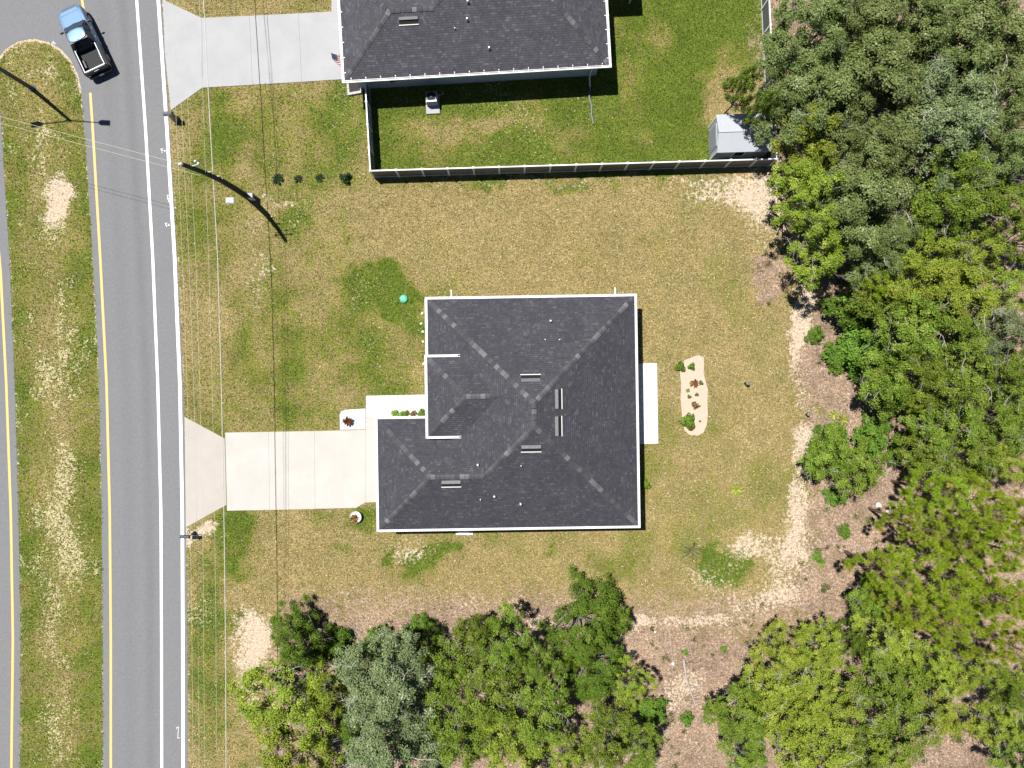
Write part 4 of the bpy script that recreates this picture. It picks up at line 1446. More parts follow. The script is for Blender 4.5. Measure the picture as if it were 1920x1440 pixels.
wire([(305, -330), (323, 0), (329, 200), (342, 480), (351, 720), (356.5, 960), (360, 1200), (362, 1440), (363, 1800)], (8.2, 9.3, 7.9), 0.0075, M['wire'], 'pale overhead wire nearest the road, leftmost of the five beside the verge')
wire([(316, -330), (334, 0), (340, 200), (354, 480), (363, 720), (369, 960), (372, 1200), (373.5, 1440), (374, 1800)], (7.8, 8.7, 7.5), 0.0075, M['wire'], 'pale overhead wire second from the road beside the verge')
wire([(327, -330), (345, 0), (352, 200), (367, 480), (374.5, 720), (380, 960), (382, 1200), (383.5, 1440), (384, 1800)], (7.6, 8.5, 7.3), 0.0075, M['wire'], 'pale overhead wire third from the road beside the verge')
wire([(355, -330), (374, 0), (381, 200), (391, 480), (398, 720), (402.5, 960), (405, 1200), (406, 1440), (406, 1800)], (6.4, 6.9, 6.2), 0.0075, M['wire'], 'pale overhead wire fourth from the road beside the verge')
wire([(362, -330), (382, 0), (392, 200), (408, 480), (415, 720), (420, 960), (423, 1200), (424, 1440), (424, 1800)], (5.0, 5.2, 4.9), 0.024, M['cable'], 'thick grey overhead cable farthest from the road, casting the dark line on the lawn')


def cross(pts, z, r, label):
    n = 16
    P = []
    (xa, ya), (xb, yb) = pts
    for i in range(n):
        t_ = i / (n - 1)
        zz = z[0] + (z[1] - z[0]) * t_ - 0.25 * 4 * t_ * (1 - t_) * 0
        P.append(W(xa + (xb - xa) * t_, ya + (yb - ya) * t_, zz))
    mb = MB(); mb.tube(P, r, 5)
    o = mb.build('overhead_wire', M['wire'])
    tag(o, label, 'wire', 'wires crossing the road')


cross([(-260, 150), (343, 308.5)], (9.0, 9.0), 0.009, 'pale wire crossing the road to the pole top, upper of the pair')
cross([(-260, 163), (383, 331)], (7.2, 7.2), 0.009, 'pale wire crossing the road below the pole top, lower of the pair')

lb = W(60, 166)
lamp = thing('street_lamp', 'tall dark double-armed street lamp standing on the median', 'street lamp', lb)
LZ = 8.5
mb = MB(); mb.tube([(0, 0, -0.1), (0, 0, 0.25), (0, 0, 4), (0, 0, LZ)], [0.18, 0.15, 0.125, 0.09], 14); mb.build('pole', M['lamp_pole'], lamp)
mb = MB(); mb.lathe([(0.26, 0), (0.26, 0.06), (0.18, 0.10)], 14); mb.build('base', M['lamp_pole'], lamp)
for sx in (-1, 1):
    d = Vector((sx * 1.0, -0.06 * sx if sx > 0 else -0.11, 0)).normalized()
    mb = MB(); mb.tube([(0, 0, LZ - 0.12), d * 0.8 + Vector((0, 0, LZ - 0.02)), d * 2.0 + Vector((0, 0, LZ))], [0.05, 0.04, 0.035], 8)
    am = mb.build('arm', M['lamp_pole'], lamp)
    Mx = Matrix.Translation(d * 2.45 + Vector((0, 0, LZ))) @ Matrix.Rotation(math.atan2(d.y, d.x), 4, 'Z')
    mb = MB(); mb.loft([[(-0.48, -0.10, -0.04), (-0.48, 0.10, -0.04), (-0.48, 0.10, 0.04), (-0.48, -0.10, 0.04)], [(-0.28, -0.19, -0.05), (-0.28, 0.19, -0.05), (-0.28, 0.16, 0.07), (-0.28, -0.16, 0.07)],
                        [(0.30, -0.19, -0.05), (0.30, 0.19, -0.05), (0.30, 0.15, 0.06), (0.30, -0.15, 0.06)]], M=Mx)
    mb.build('lamp_head', M['lamp_pole'], lamp)

# ---------------------------------------------------------------- mailboxes
mp = W(331, 224)
mbx = thing('mailbox', 'chunky dark grey plastic mailbox at the neighbour driveway corner', 'mailbox', mp)
mb = MB(); mb.loft([[(x * k, y * k, z) for x, y in ((-0.16, -0.16), (0.16, -0.16), (0.16, 0.16), (-0.16, 0.16))] for z, k in ((0, 1.15), (0.5, 0.85), (0.9, 0.8))])
mb.build('post', M['plastic_grey'], mbx)
mb = MB()
rg = []
for x in (-0.36, 0.22):
    rg.append([(x, -0.14, 0.9), (x, 0.14, 0.9), (x, 0.15, 1.08), (x, 0.11, 1.2), (x, 0.0, 1.25), (x, -0.11, 1.2), (x, -0.15, 1.08)])
mb.loft(rg)
mb.build('box', M['plastic_grey'], mbx)
mb = MB(); mb.box((-0.37, 0, 1.04), (0.02, 0.26, 0.26)); mb.build('door', M['plastic_grey'], mbx)
mb = MB(); mb.box((-0.05, -0.17, 1.12), (0.18, 0.015, 0.05)); mb.build('flag', M['red_lens'], mbx)
mp = W(365, 1000)
mbx = thing('mailbox', 'black ornate mailbox on a scrolled post beside the pale driveway', 'mailbox', mp)
mb = MB(); mb.tube([(0, 0, 0), (0, 0, 1.0)], 0.05, 8); mb.lathe([(0.16, 0), (0.14, 0.08), (0.06, 0.14)], 12); mb.build('post', M['dark_metal'], mbx)
mb = MB()
rg = []
for x in (-0.46, 0.16):
    rg.append([(x, -0.10, 1.0), (x, 0.10, 1.0), (x, 0.11, 1.13), (x, 0.08, 1.21), (x, 0.0, 1.245), (x, -0.08, 1.21), (x, -0.11, 1.13)])
mb.loft(rg); mb.build('box', M['dark_metal'], mbx)
mb = MB(); mb.tube([(-0.42, 0, 1.248), (0.12, 0, 1.248)], 0.012, 6); mb.build('crest', M['chrome'], mbx)
for k in range(4):
    a = k * math.pi / 2 + 0.4
    mb = MB()
    mb.tube([(0.04 * math.cos(a), 0.04 * math.sin(a), 0.95), (0.30 * math.cos(a), 0.30 * math.sin(a), 0.85), (0.34 * math.cos(a), 0.34 * math.sin(a), 0.62), (0.16 * math.cos(a), 0.16 * math.sin(a), 0.55), (0.05 * math.cos(a), 0.05 * math.sin(a), 0.3)], 0.022, 6)
    mb.build('scroll', M['dark_metal'], mbx)

# ---------------------------------------------------------------- air conditioners, planters, small things
def condenser(loc, rz, label, pad_mat, pad):
    r = thing('air_conditioner', label, 'air conditioner', loc, rz, 'condenser units beside the houses')
    mb = MB(); mb.chamfer((0, pad[2], 0.06), (pad[0], pad[1], 0.14), 0.02); mb.build('pad', pad_mat, r)
    mb = MB(); mb.chamfer((0, 0, 0.50), (0.74, 0.74, 0.76), 0.05); b = mb.build('cabinet', M['plastic_grey'], r)
    for i in range(10):
        mb = MB(); mb.box((0, 0, 0.20 + i * 0.062), (0.765, 0.765, 0.014)); mb.build('louver', M['white_vinyl'], b)
    mb = MB(); mb.lathe([(0.30, 0.0), (0.31, 0.015)], 20, M=Matrix.Translation((0, 0, 0.884))); g = mb.build('fan_well', M['black_slot'], r)
    for i in range(8):
        a = i * math.pi / 4
        mb = MB(); mb.tube([(0.05 * math.cos(a), 0.05 * math.sin(a), 0.915), (0.32 * math.cos(a), 0.32 * math.sin(a), 0.905)], 0.008, 4); mb.build('guard_wire', M['plastic_grey'], g)
    mb = MB(); mb.lathe([(0.08, 0), (0.07, 0.02)], 12, M=Matrix.Translation((0, 0, 0.912))); mb.build('fan_hub', M['plastic_grey'], g)
    mb = MB(); mb.box((0, -0.33, 0.90), (0.72, 0.10, 0.03)); mb.build('top_trim', M['white_metal'], r)
    mb = MB(); mb.tube([(0.36, 0.2, 0.35), (0.55, 0.32, 0.25), (0.72, 0.30, 0.3), (0.80, 0.45, 0.5)], 0.025, 6); mb.build('line_set', M['deadwood'], r)
    return r


condenser(W(811, 190), TN, 'air conditioner standing in the shade of the neighbouring house', M['concrete_grey'], (0.95, 1.25, -0.28))
condenser(W(871, 983), TH, 'air conditioner half hidden under the south eave on a white pad', M['patio'], (1.20, 1.32, -0.06))

# block-edged bed by the neighbour's corner
eb = thing('edging_bed', 'small block-edged mulch bed at the corner of the neighbouring house', 'flower bed', W(667, 166), TN)
mb = MB(); mb.prism([(-0.40, -0.30), (0.26, -0.22), (0.26, 0.85), (-0.40, 0.85)], 0.01, 0.10); mb.build('mulch', M['mulch'], eb)
for c, s_, r in (((-0.50, 0.25), (0.16, 1.2), 0.03), ((-0.06, -0.36), (1.0, 0.17), 0.12), ((0.36, 0.30), (0.16, 1.1), 0.12)):
    n = max(2, int(max(s_) / 0.3))
    for i in range(n):
        t_ = (i + 0.5) / n - 0.5
        if s_[1] > s_[0]:
            p = (c[0] - t_ * s_[1] * math.sin(r), c[1] + t_ * s_[1] * math.cos(r)); d_ = (s_[0], s_[1] / n - 0.012)
        else:
            p = (c[0] + t_ * s_[0] * math.cos(r), c[1] + t_ * s_[0] * math.sin(r)); d_ = (s_[0] / n - 0.012, s_[1])
        mb = MB(); mb.chamfer((p[0], p[1], 0.09), (d_[0], d_[1], 0.2), 0.015, rz=r); mb.build('edging_block', M['block'], eb)

sl_ = thing('septic_riser', 'round green plastic riser lid in the front lawn', 'riser lid', W(757, 560.5))
mb = MB(); mb.lathe([(0.26, 0), (0.26, 0.10)], 24); mb.build('riser', M['green_lid'], sl_)
mb = MB(); mb.lathe([(0.275, 0.10), (0.275, 0.13), (0.2, 0.165), (0.08, 0.18)], 24); ld = mb.build('lid', M['green_lid'], sl_)
for k in range(6):
    a = k * math.pi / 3
    mb = MB(); mb.box((0.14 * math.cos(a), 0.14 * math.sin(a), 0.178), (0.14, 0.02, 0.014), rz=a); mb.build('rib', M['green_lid'], ld)

lp = thing('ground_post', 'short black post standing alone in the back lawn', 'post', W(1397.5, 719))
mb = MB(); mb.tube([(0, 0, 0), (0, 0, 0.55)], 0.10, 12); mb.build('pipe', M['dark_metal'], lp)
mb = MB(); mb.lathe([(0.125, 0.55), (0.125, 0.60), (0.06, 0.63)], 12); mb.build('cap', M['plastic_grey'], lp)
lp = thing('ground_post', 'short black post on the sandy strip at the wood edge', 'post', W(1512, 777))
mb = MB(); mb.tube([(0, 0, 0), (0, 0, 0.4)], 0.09, 12); mb.build('pipe', M['dark_metal'], lp)
mb = MB(); mb.lathe([(0.11, 0.40), (0.11, 0.44), (0.05, 0.46)], 12); mb.build('cap', M['plastic_grey'], lp)


# flag on the neighbour's garage wall
def flag_mat():
    t = NT('flag_print')
    uv = t.n('ShaderNodeUVMap').outputs[0]
    sep = t.n('ShaderNodeSeparateXYZ'); t.l(uv, sep.inputs[0])
    u, v = sep.outputs[0], sep.outputs[1]
    st = t.math('GREATER_THAN', t.math('FRACT', t.math('MULTIPLY', v, 6.5)), 0.5)
    c = t.mix(st, (0.46, 0.035, 0.05), (0.72, 0.72, 0.72))
    can = t.math('MULTIPLY', t.math('LESS_THAN', u, 0.4), t.math('GREATER_THAN', v, 0.46))
    vo = t.n('ShaderNodeTexVoronoi'); vo.inputs['Scale'].default_value = 14; t.l(uv, vo.inputs['Vector'])
    star = t.math('LESS_THAN', vo.outputs['Distance'], 0.22)
    c = t.mix(can, c, t.mix(star, (0.06, 0.08, 0.19), (0.7, 0.7, 0.72)))
    t.l(c, t.b.inputs['Base Color'])
    t.b.inputs['Roughness'].default_value = 0.8
    return t.m


fl = thing('flag', 'stars-and-stripes flag on a staff over the neighbour driveway edge', 'flag', W(656, 130), 0)
mb = MB(); mb.tube([(0.35, 0, 1.75), (-0.75, 0.05, 2.35)], 0.014, 6); mb.build('staff', M['white_metal'], fl)
bm = bmesh.new(); uvl = bm.loops.layers.uv.new('UVMap')
nu, nv = 8, 8
vg = [[None] * (nv + 1) for _ in range(nu + 1)]
for i in range(nu + 1):
    for j in range(nv + 1):
        u, v = i / nu, j / nv
        x = -0.75 + 0.75 * (1 - v) ; zt = 2.35 - 0.42 * (1 - v)
        x2 = x + 0.10 * u + 0.05 * math.sin(5 * u + 2 * v)
        vg[i][j] = bm.verts.new((x2 + 0.12 * u, 0.04 - 0.48 * u + 0.10 * math.sin(4.5 * v + 2.2 * u) * u, zt - 0.55 * u + 0.05 * math.sin(7 * v)))
for i in range(nu):
    for j in range(nv):
        f = bm.faces.new((vg[i][j], vg[i + 1][j], vg[i + 1][j + 1], vg[i][j + 1]))
        for lp_, (a, b) in zip(f.loops, ((i, j), (i + 1, j), (i + 1, j + 1), (i, j + 1))):
            lp_[uvl].uv = (1 - b / nv, 1 - a / nu)
me = bpy.data.meshes.new('cloth'); bm.to_mesh(me); bm.free(); me.materials.append(flag_mat())
inst('cloth', me, fl)

# ---------------------------------------------------------------- foliage
M['leaf_O'] = leaf_mat('live_oak_leaf', [(0.0, (0.070, 0.100, 0.022)), (0.5, (0.165, 0.215, 0.064)), (0.85, (0.260, 0.310, 0.120)), (1.0, (0.420, 0.430, 0.260))], 0.18)
M['leaf_Y'] = leaf_mat('scrub_oak_leaf', [(0.0, (0.115, 0.160, 0.014)), (0.5, (0.245, 0.310, 0.034)), (0.85, (0.360, 0.405, 0.065)), (1.0, (0.500, 0.440, 0.130))], 0.20)
M['leaf_G'] = leaf_mat('green_oak_leaf', [(0.0, (0.066, 0.112, 0.011)), (0.5, (0.160, 0.230, 0.026)), (0.85, (0.265, 0.330, 0.056)), (1.0, (0.400, 0.410, 0.130))], 0.18)
M['leaf_P'] = leaf_mat('pine_needle', [(0.0, (0.185, 0.270, 0.010)), (0.5, (0.350, 0.455, 0.032)), (0.85, (0.470, 0.540, 0.080)), (1.0, (0.520, 0.420, 0.130))], 0.42)
M['leaf_D'] = leaf_mat('dark_evergreen_leaf', [(0.0, (0.045, 0.082, 0.008)), (0.5, (0.100, 0.165, 0.016)), (0.85, (0.165, 0.235, 0.030)), (1.0, (0.230, 0.280, 0.070))], 0.18)
M['leaf_S'] = leaf_mat('silver_oak_leaf', [(0.0, (0.090, 0.120, 0.048)), (0.5, (0.180, 0.225, 0.095)), (0.85, (0.265, 0.310, 0.155)), (1.0, (0.450, 0.460, 0.310))], 0.18)
M['leaf_B'] = leaf_mat('bright_shrub_leaf', [(0.0, (0.061, 0.121, 0.014)), (0.5, (0.115, 0.203, 0.024)), (0.85, (0.189, 0.277, 0.041)), (1.0, (0.270, 0.324, 0.068))], 0.18)
M['leaf_red'] = leaf_mat('croton_leaf', [(0.0, (0.035, 0.012, 0.008)), (0.4, (0.09, 0.028, 0.014)), (0.7, (0.20, 0.10, 0.03)), (1.0, (0.34, 0.24, 0.06))], 0.2)
M['leaf_brown'] = leaf_mat('bronze_leaf', [(0.0, (0.06, 0.022, 0.008)), (0.5, (0.16, 0.075, 0.02)), (1.0, (0.34, 0.20, 0.08))], 0.2)
M['leaf_olive'] = leaf_mat('olive_leaf', [(0.0, (0.06, 0.07, 0.02)), (0.5, (0.12, 0.13, 0.045)), (1.0, (0.26, 0.25, 0.13))], 0.25)


def norm(v):
    return v / np.maximum(np.linalg.norm(v, axis=-1, keepdims=True), 1e-9)


def leaf_quads(C, N, size, aspect, r):
    """diamond leaves: centres C, normals N, lengths size"""
    n = len(C)
    t = r.normal(size=(n, 3))
    t = norm(t - N * np.sum(t * N, 1, keepdims=True))
    b = np.cross(N, t)
    L = size[:, None]
    w = L * aspect
    lift = N * (L * 0.12)
    v = np.stack([C - t * L * 0.5, C + b * w * 0.5 + lift, C + t * L * 0.5, C - b * w * 0.5 + lift], 1)
    return v.reshape(-1, 3), np.arange(n * 4).reshape(n, 4)


def tubes_mesh(name, tubes, mat, n=5):
    mb = MB()
    for path, rad in tubes:
        mb.tube(path, rad, n if rad[0] > 0.03 else 3, cap=False)
    me = mb.mesh(name)
    me.materials.append(mat)
    return me


STY = {  # R, height, clumps, leaves per clump, leaf length, clump radius, dome exponent, bare twigs, gap
    'O': dict(R=3.2, Ht=7.5, lobe=0.72, fill=1.25, nl=105, ls=0.108, cr=0.26, twig=7, bark='bark', twigm='bark_pale'),
    'Y': dict(R=2.8, Ht=6.8, lobe=0.62, fill=0.95, nl=78, ls=0.112, cr=0.25, twig=10, bark='bark', twigm='bark_pale'),
    'G': dict(R=2.8, Ht=6.5, lobe=0.66, fill=0.95, nl=82, ls=0.115, cr=0.26, twig=6, bark='bark', twigm='bark_pale'),
    'S': dict(R=3.0, Ht=7.0, lobe=0.66, fill=1.15, nl=95, ls=0.102, cr=0.26, twig=18, bark='bark_pale', twigm='bark_pale'),
    'D': dict(R=2.4, Ht=7.5, lobe=0.50, fill=1.9, nl=70, ls=0.105, cr=0.20, twig=2, bark='bark', twigm='bark'),
    'B': dict(R=1.2, Ht=1.9, lobe=0.36, fill=1.2, nl=48, ls=0.120, cr=0.17, twig=1, bark='bark', twigm='bark'),
    'L': dict(R=2.2, Ht=4.2, lobe=0.52, fill=0.98, nl=78, ls=0.110, cr=0.23, twig=6, bark='bark', twigm='bark_pale'),
}
LEAF_OF = {'L': 'leaf_G'}


def make_broadleaf(kind, seed):
    q = STY[kind]
    r = np.random.default_rng(seed)
    R, Ht = q['R'], q['Ht']
    ph = r.uniform(0, 6.28, 4)
    # the crown is a heap of sub-crowns (lobes) of unequal height; clumps of leaves sit on each lobe's dome
    zb = Ht * (0.36 if kind not in 'BD' else 0.10)
    CL, CR, LN = [], [], []
    lr = q['lobe']
    pts = []
    want = int((R / lr) ** 2 * q['fill'])
    for _ in range(want * 30):
        a_ = r.uniform(0, 6.283); rr_ = math.sqrt(r.uniform(0, 1))
        lob_ = 1 + 0.20 * math.sin(2 * a_ + ph[0]) + 0.16 * math.sin(3 * a_ + ph[1]) + 0.10 * math.sin(5 * a_ + ph[2])
        p_ = np.array([math.cos(a_) * rr_ * lob_ * R * 0.86, math.sin(a_) * rr_ * lob_ * R * 0.86])
        if all(np.hypot(*(p_ - o_[0])) > lr * (0.80 if kind != 'D' else 0.60) for o_ in pts):
            pts.append((p_, rr_))
        if len(pts) >= want:
            break
    for p_, rr_ in pts:
        rl = lr * r.uniform(0.62, 1.22)
        if kind == 'D':
            zl = zb + (Ht - zb) * (1 - rr_ ** 0.9) * r.uniform(0.75, 1.0) + 0.4
        else:
            zl = zb + (Ht - zb) * (1 - 0.70 * rr_ ** 2.2) * r.uniform(0.66, 1.0)
        m_ = max(3, int((rl / q['cr']) ** 2 * 1.5))
        for _ in range(m_):
            a_ = r.uniform(0, 6.283); d_ = math.sqrt(r.uniform(0, 1))
            CL.append((p_[0] + math.cos(a_) * d_ * rl, p_[1] + math.sin(a_) * d_ * rl, zl - d_ ** 2 * rl * 0.95 * r.uniform(0.6, 1.3)))
            LN.append((math.cos(a_) * d_, math.sin(a_) * d_, 0.75))
            CR.append(q['cr'] * r.uniform(0.55, 1.45))
    # a thinner, lower storey of leaves inside the crown
    if kind != 'D':
        for _ in range(int(len(CL) * 0.30)):
            a_ = r.uniform(0, 6.283); d_ = math.sqrt(r.uniform(0, 0.85))
            CL.append((math.cos(a_) * d_ * R * 0.85, math.sin(a_) * d_ * R * 0.85, zb + (Ht - zb) * (1 - 0.7 * d_ ** 2) * r.uniform(0.15, 0.5)))
            LN.append((0, 0, 1)); CR.append(q['cr'] * r.uniform(1.0, 1.7))
    CC = np.array(CL); crr = np.array(CR); LN = norm(np.array(LN))
    nc = len(CC); cx, cy = CC[:, 0], CC[:, 1]
    nl = (q['nl'] * (crr / q['cr']) ** 1.6).astype(int) + 10
    ci = np.repeat(np.arange(nc), nl)
    n = len(ci)
    d = norm(r.normal(size=(n, 3)))
    d[:, 2] = np.where(r.uniform(size=n) < 0.72, np.abs(d[:, 2]), d[:, 2])
    rad = crr[ci] * np.abs(r.normal(0.72, 0.33, n))
    P = CC[ci] + d * rad[:, None] * np.array([1, 1, 0.62])
    P += r.normal(scale=0.05, size=P.shape)
    N = norm(d * 0.35 + LN[ci] * 0.75 + np.array([0, 0, 0.25]) + r.normal(scale=0.40, size=(n, 3)))
    size = q['ls'] * r.uniform(0.6, 1.4, n)
    v, f = leaf_quads(P, N, size, 0.58 if kind != 'D' else 0.42, r)
    ct = r.normal(0.45, 0.13, nc)
    tone = np.clip(ct[ci] + r.normal(0, 0.17, n), 0, 1)
    crown = np_mesh('crown', v, f, M[LEAF_OF.get(kind, 'leaf_' + kind)], {'tone': ('FLOAT', 'FACE', tone)})
    # trunk, limbs to the clumps, pale bare twigs
    tubes, tw = [], []
    lean = r.normal(0, 0.10 * R, 2)
    fork = Vector((lean[0] * 0.5, lean[1] * 0.5, zb * 0.75))
    r0 = 0.035 * R + 0.03
    if kind == 'B':
        r0 = 0.03
    tubes.append(([Vector((0, 0, -0.1)), Vector((lean[0] * 0.2, lean[1] * 0.2, zb * 0.35)), fork], [r0 * 1.25, r0, r0 * 0.85]))
    pick = r.permutation(nc)[:min(nc, 14)]
    for i in pick:
        e = Vector(CC[i])
        m = fork.lerp(e, 0.4) + Vector((r.normal(0, 0.35), r.normal(0, 0.35), -0.05 * (e.z - fork.z)))
        m2 = fork.lerp(e, 0.75) + Vector((r.normal(0, 0.25), r.normal(0, 0.25), -0.05 * (e.z - fork.z)))
        tubes.append(([fork, m, m2, e], [r0 * 0.5, r0 * 0.33, r0 * 0.2, r0 * 0.10]))
    for k in range(q['twig']):
        # a dead branch end: one crooked limb with a fan of finer twigs
        i = r.integers(nc)
        p = Vector(CC[i]) + Vector((0, 0, crr[i] * 0.35))
        an = math.atan2(cy[i], cx[i]) + r.normal(0, 0.9)
        L = r.uniform(0.7, 1.5) * min(1.0, R / 2.6)
        w = r.uniform(0.012, 0.024)
        path = [p]
        for q_ in range(4):
            an += r.normal(0, 0.38)
            p = p + Vector((math.cos(an), math.sin(an), r.normal(0.08, 0.12))) * (L / 4)
            path.append(p)
        tw.append((path, list(np.linspace(w, w * 0.4, 5))))
        for _ in range(r.integers(4, 9)):
            t0 = r.uniform(0.8, 3.99); b = int(t0)
            s0 = path[b].lerp(path[b + 1], t0 - b)
            a2 = an + r.normal(0, 0.8); l2 = L * r.uniform(0.12, 0.34)
            m_ = s0 + Vector((math.cos(a2), math.sin(a2), r.normal(0.1, 0.2))) * l2
            a3 = a2 + r.normal(0, 0.6)
            e_ = m_ + Vector((math.cos(a3), math.sin(a3), r.normal(0.1, 0.25))) * l2 * 0.8
            tw.append(([s0, m_, e_], [w * 0.5, w * 0.38, w * 0.2]))
    trunk = tubes_mesh('trunk', tubes, M[q['bark']])
    twigs = tubes_mesh('bare_twigs', tw, M[q['twigm']])
    return dict(parts=[('trunk', trunk), ('crown', crown), ('bare_twigs', twigs)], R=R, Ht=Ht)


def make_pine(seed):
    r = np.random.default_rng(seed)
    R, Ht = 2.6, 8.5
    tips, tubes = [], []
    lean = r.normal(0, 0.25, 2)
    top = Vector((lean[0], lean[1], Ht * 0.93))
    mid = Vector((lean[0] * 0.3, lean[1] * 0.3, Ht * 0.5))
    tubes.append(([Vector((0, 0, -0.1)), mid, top], [0.17, 0.12, 0.035]))
    for k in range(26):
        t_ = (k + 0.5) / 26
        z = Ht * (0.42 + 0.50 * t_)
        base = mid.lerp(top, max(0, (z - mid.z) / (top.z - mid.z))) if z > mid.z else Vector((0, 0, 0)).lerp(mid, z / mid.z)
        a = k * 2.399 + r.uniform(-0.5, 0.5)
        L = R * (1.0 - 0.72 * t_) * r.uniform(0.7, 1.12)
        e = base + Vector((math.cos(a) * L, math.sin(a) * L, L * 0.22 + r.uniform(-0.1, 0.35)))
        m = base.lerp(e, 0.55) + Vector((0, 0, -0.10 * L))
        tubes.append(([base, m, e], [0.032, 0.02, 0.010]))
        tips.append((e, a))
        nb = 1 + int(L * 1.1)
        for j in range(nb):
            s_ = m.lerp(e, r.uniform(-0.5, 0.95)) if j else base.lerp(m, 0.8)
            a2 = a + r.choice([-1, 1]) * r.uniform(0.4, 1.2)
            l2 = r.uniform(0.45, 0.95)
            e2 = s_ + Vector((math.cos(a2) * l2, math.sin(a2) * l2, r.uniform(0.05, 0.35)))
            tubes.append(([s_, e2], [0.018, 0.009]))
            tips.append((e2, a2))
    tips.append((top + Vector((0, 0, 0.25)), 0))
    V, T = [], []
    for e, a in tips:
        nn = int(r.integers(130, 190))
        d = norm(r.normal(size=(nn, 3)) + np.array([math.cos(a) * 0.35, math.sin(a) * 0.35, 0.55]))
        L = r.uniform(0.22, 0.46, nn)[:, None]
        side = norm(np.cross(d, r.normal(size=(nn, 3)))) * r.uniform(0.013, 0.024, nn)[:, None]
        c = np.array(e) + r.normal(scale=0.045, size=(nn, 3))
        tip = c + d * L + np.array([0, 0, -0.05]) * L
        V.append(np.stack([c - side, c + side, tip], 1).reshape(-1, 3))
        base_t = r.normal(0.48, 0.12)
        brown = 1.0 if r.uniform() < 0.012 else 0
        T.append(np.clip(base_t + r.normal(0, 0.15, nn) + brown, 0, 1))
    V = np.concatenate(V); T = np.concatenate(T)
    crown = np_mesh('crown', V, np.arange(len(V)).reshape(-1, 3), M['leaf_P'], {'tone': ('FLOAT', 'FACE', T)})
    trunk = tubes_mesh('trunk', tubes, M['bark_pine'])
    return dict(parts=[('trunk', trunk), ('crown', crown)], R=R + 0.25, Ht=Ht)


VAR = {}
for i_, (k, cnt) in enumerate((('O', 3), ('Y', 3), ('G', 3), ('S', 2), ('D', 2), ('B', 2), ('L', 2))):
    VAR[k] = [make_broadleaf(k, 100 + 10 * i_ + j) for j in range(cnt)]
VAR['P'] = [make_pine(300 + j) for j in range(3)]
NAME = {'O': 'live_oak', 'Y': 'scrub_oak', 'G': 'oak_tree', 'S': 'silver_oak', 'D': 'evergreen_tree', 'B': 'shrub', 'L': 'small_tree', 'P': 'pine_tree'}
CATG = {'O': 'tree', 'Y': 'tree', 'G': 'tree', 'S': 'tree', 'D': 'tree', 'B': 'shrub', 'L': 'tree', 'P': 'tree'}
_cnt = {}


def plant_tree(px_, py_, r_, h, kind, label, grp):
    vs_ = VAR[kind]
    i = _cnt.get(kind, 0); _cnt[kind] = i + 1
    v = vs_[i % len(vs_)]
    if kind != 'B':
        h = h * 1.16
    zc = 0.74 * h
    k = 1 - zc / H
    p = W(px_, py_, zc); p.z = 0
    sxy = (r_ * k / S) / v['R'] * (1.08 if kind == 'P' else 1.18 if kind in 'OS' else 1.10)
    t_ = thing(NAME[kind], label, CATG[kind], p, random.uniform(0, 6.28), grp)
    sz = h / v['Ht']
    t_.scale = (sxy * random.uniform(0.93, 1.07), sxy * random.uniform(0.93, 1.07), sz)
    for nm, me in v['parts']:
        o = inst(nm, me, t_)
        if nm == 'bare_twigs':
            o['kind'] = 'stuff'
    return t_


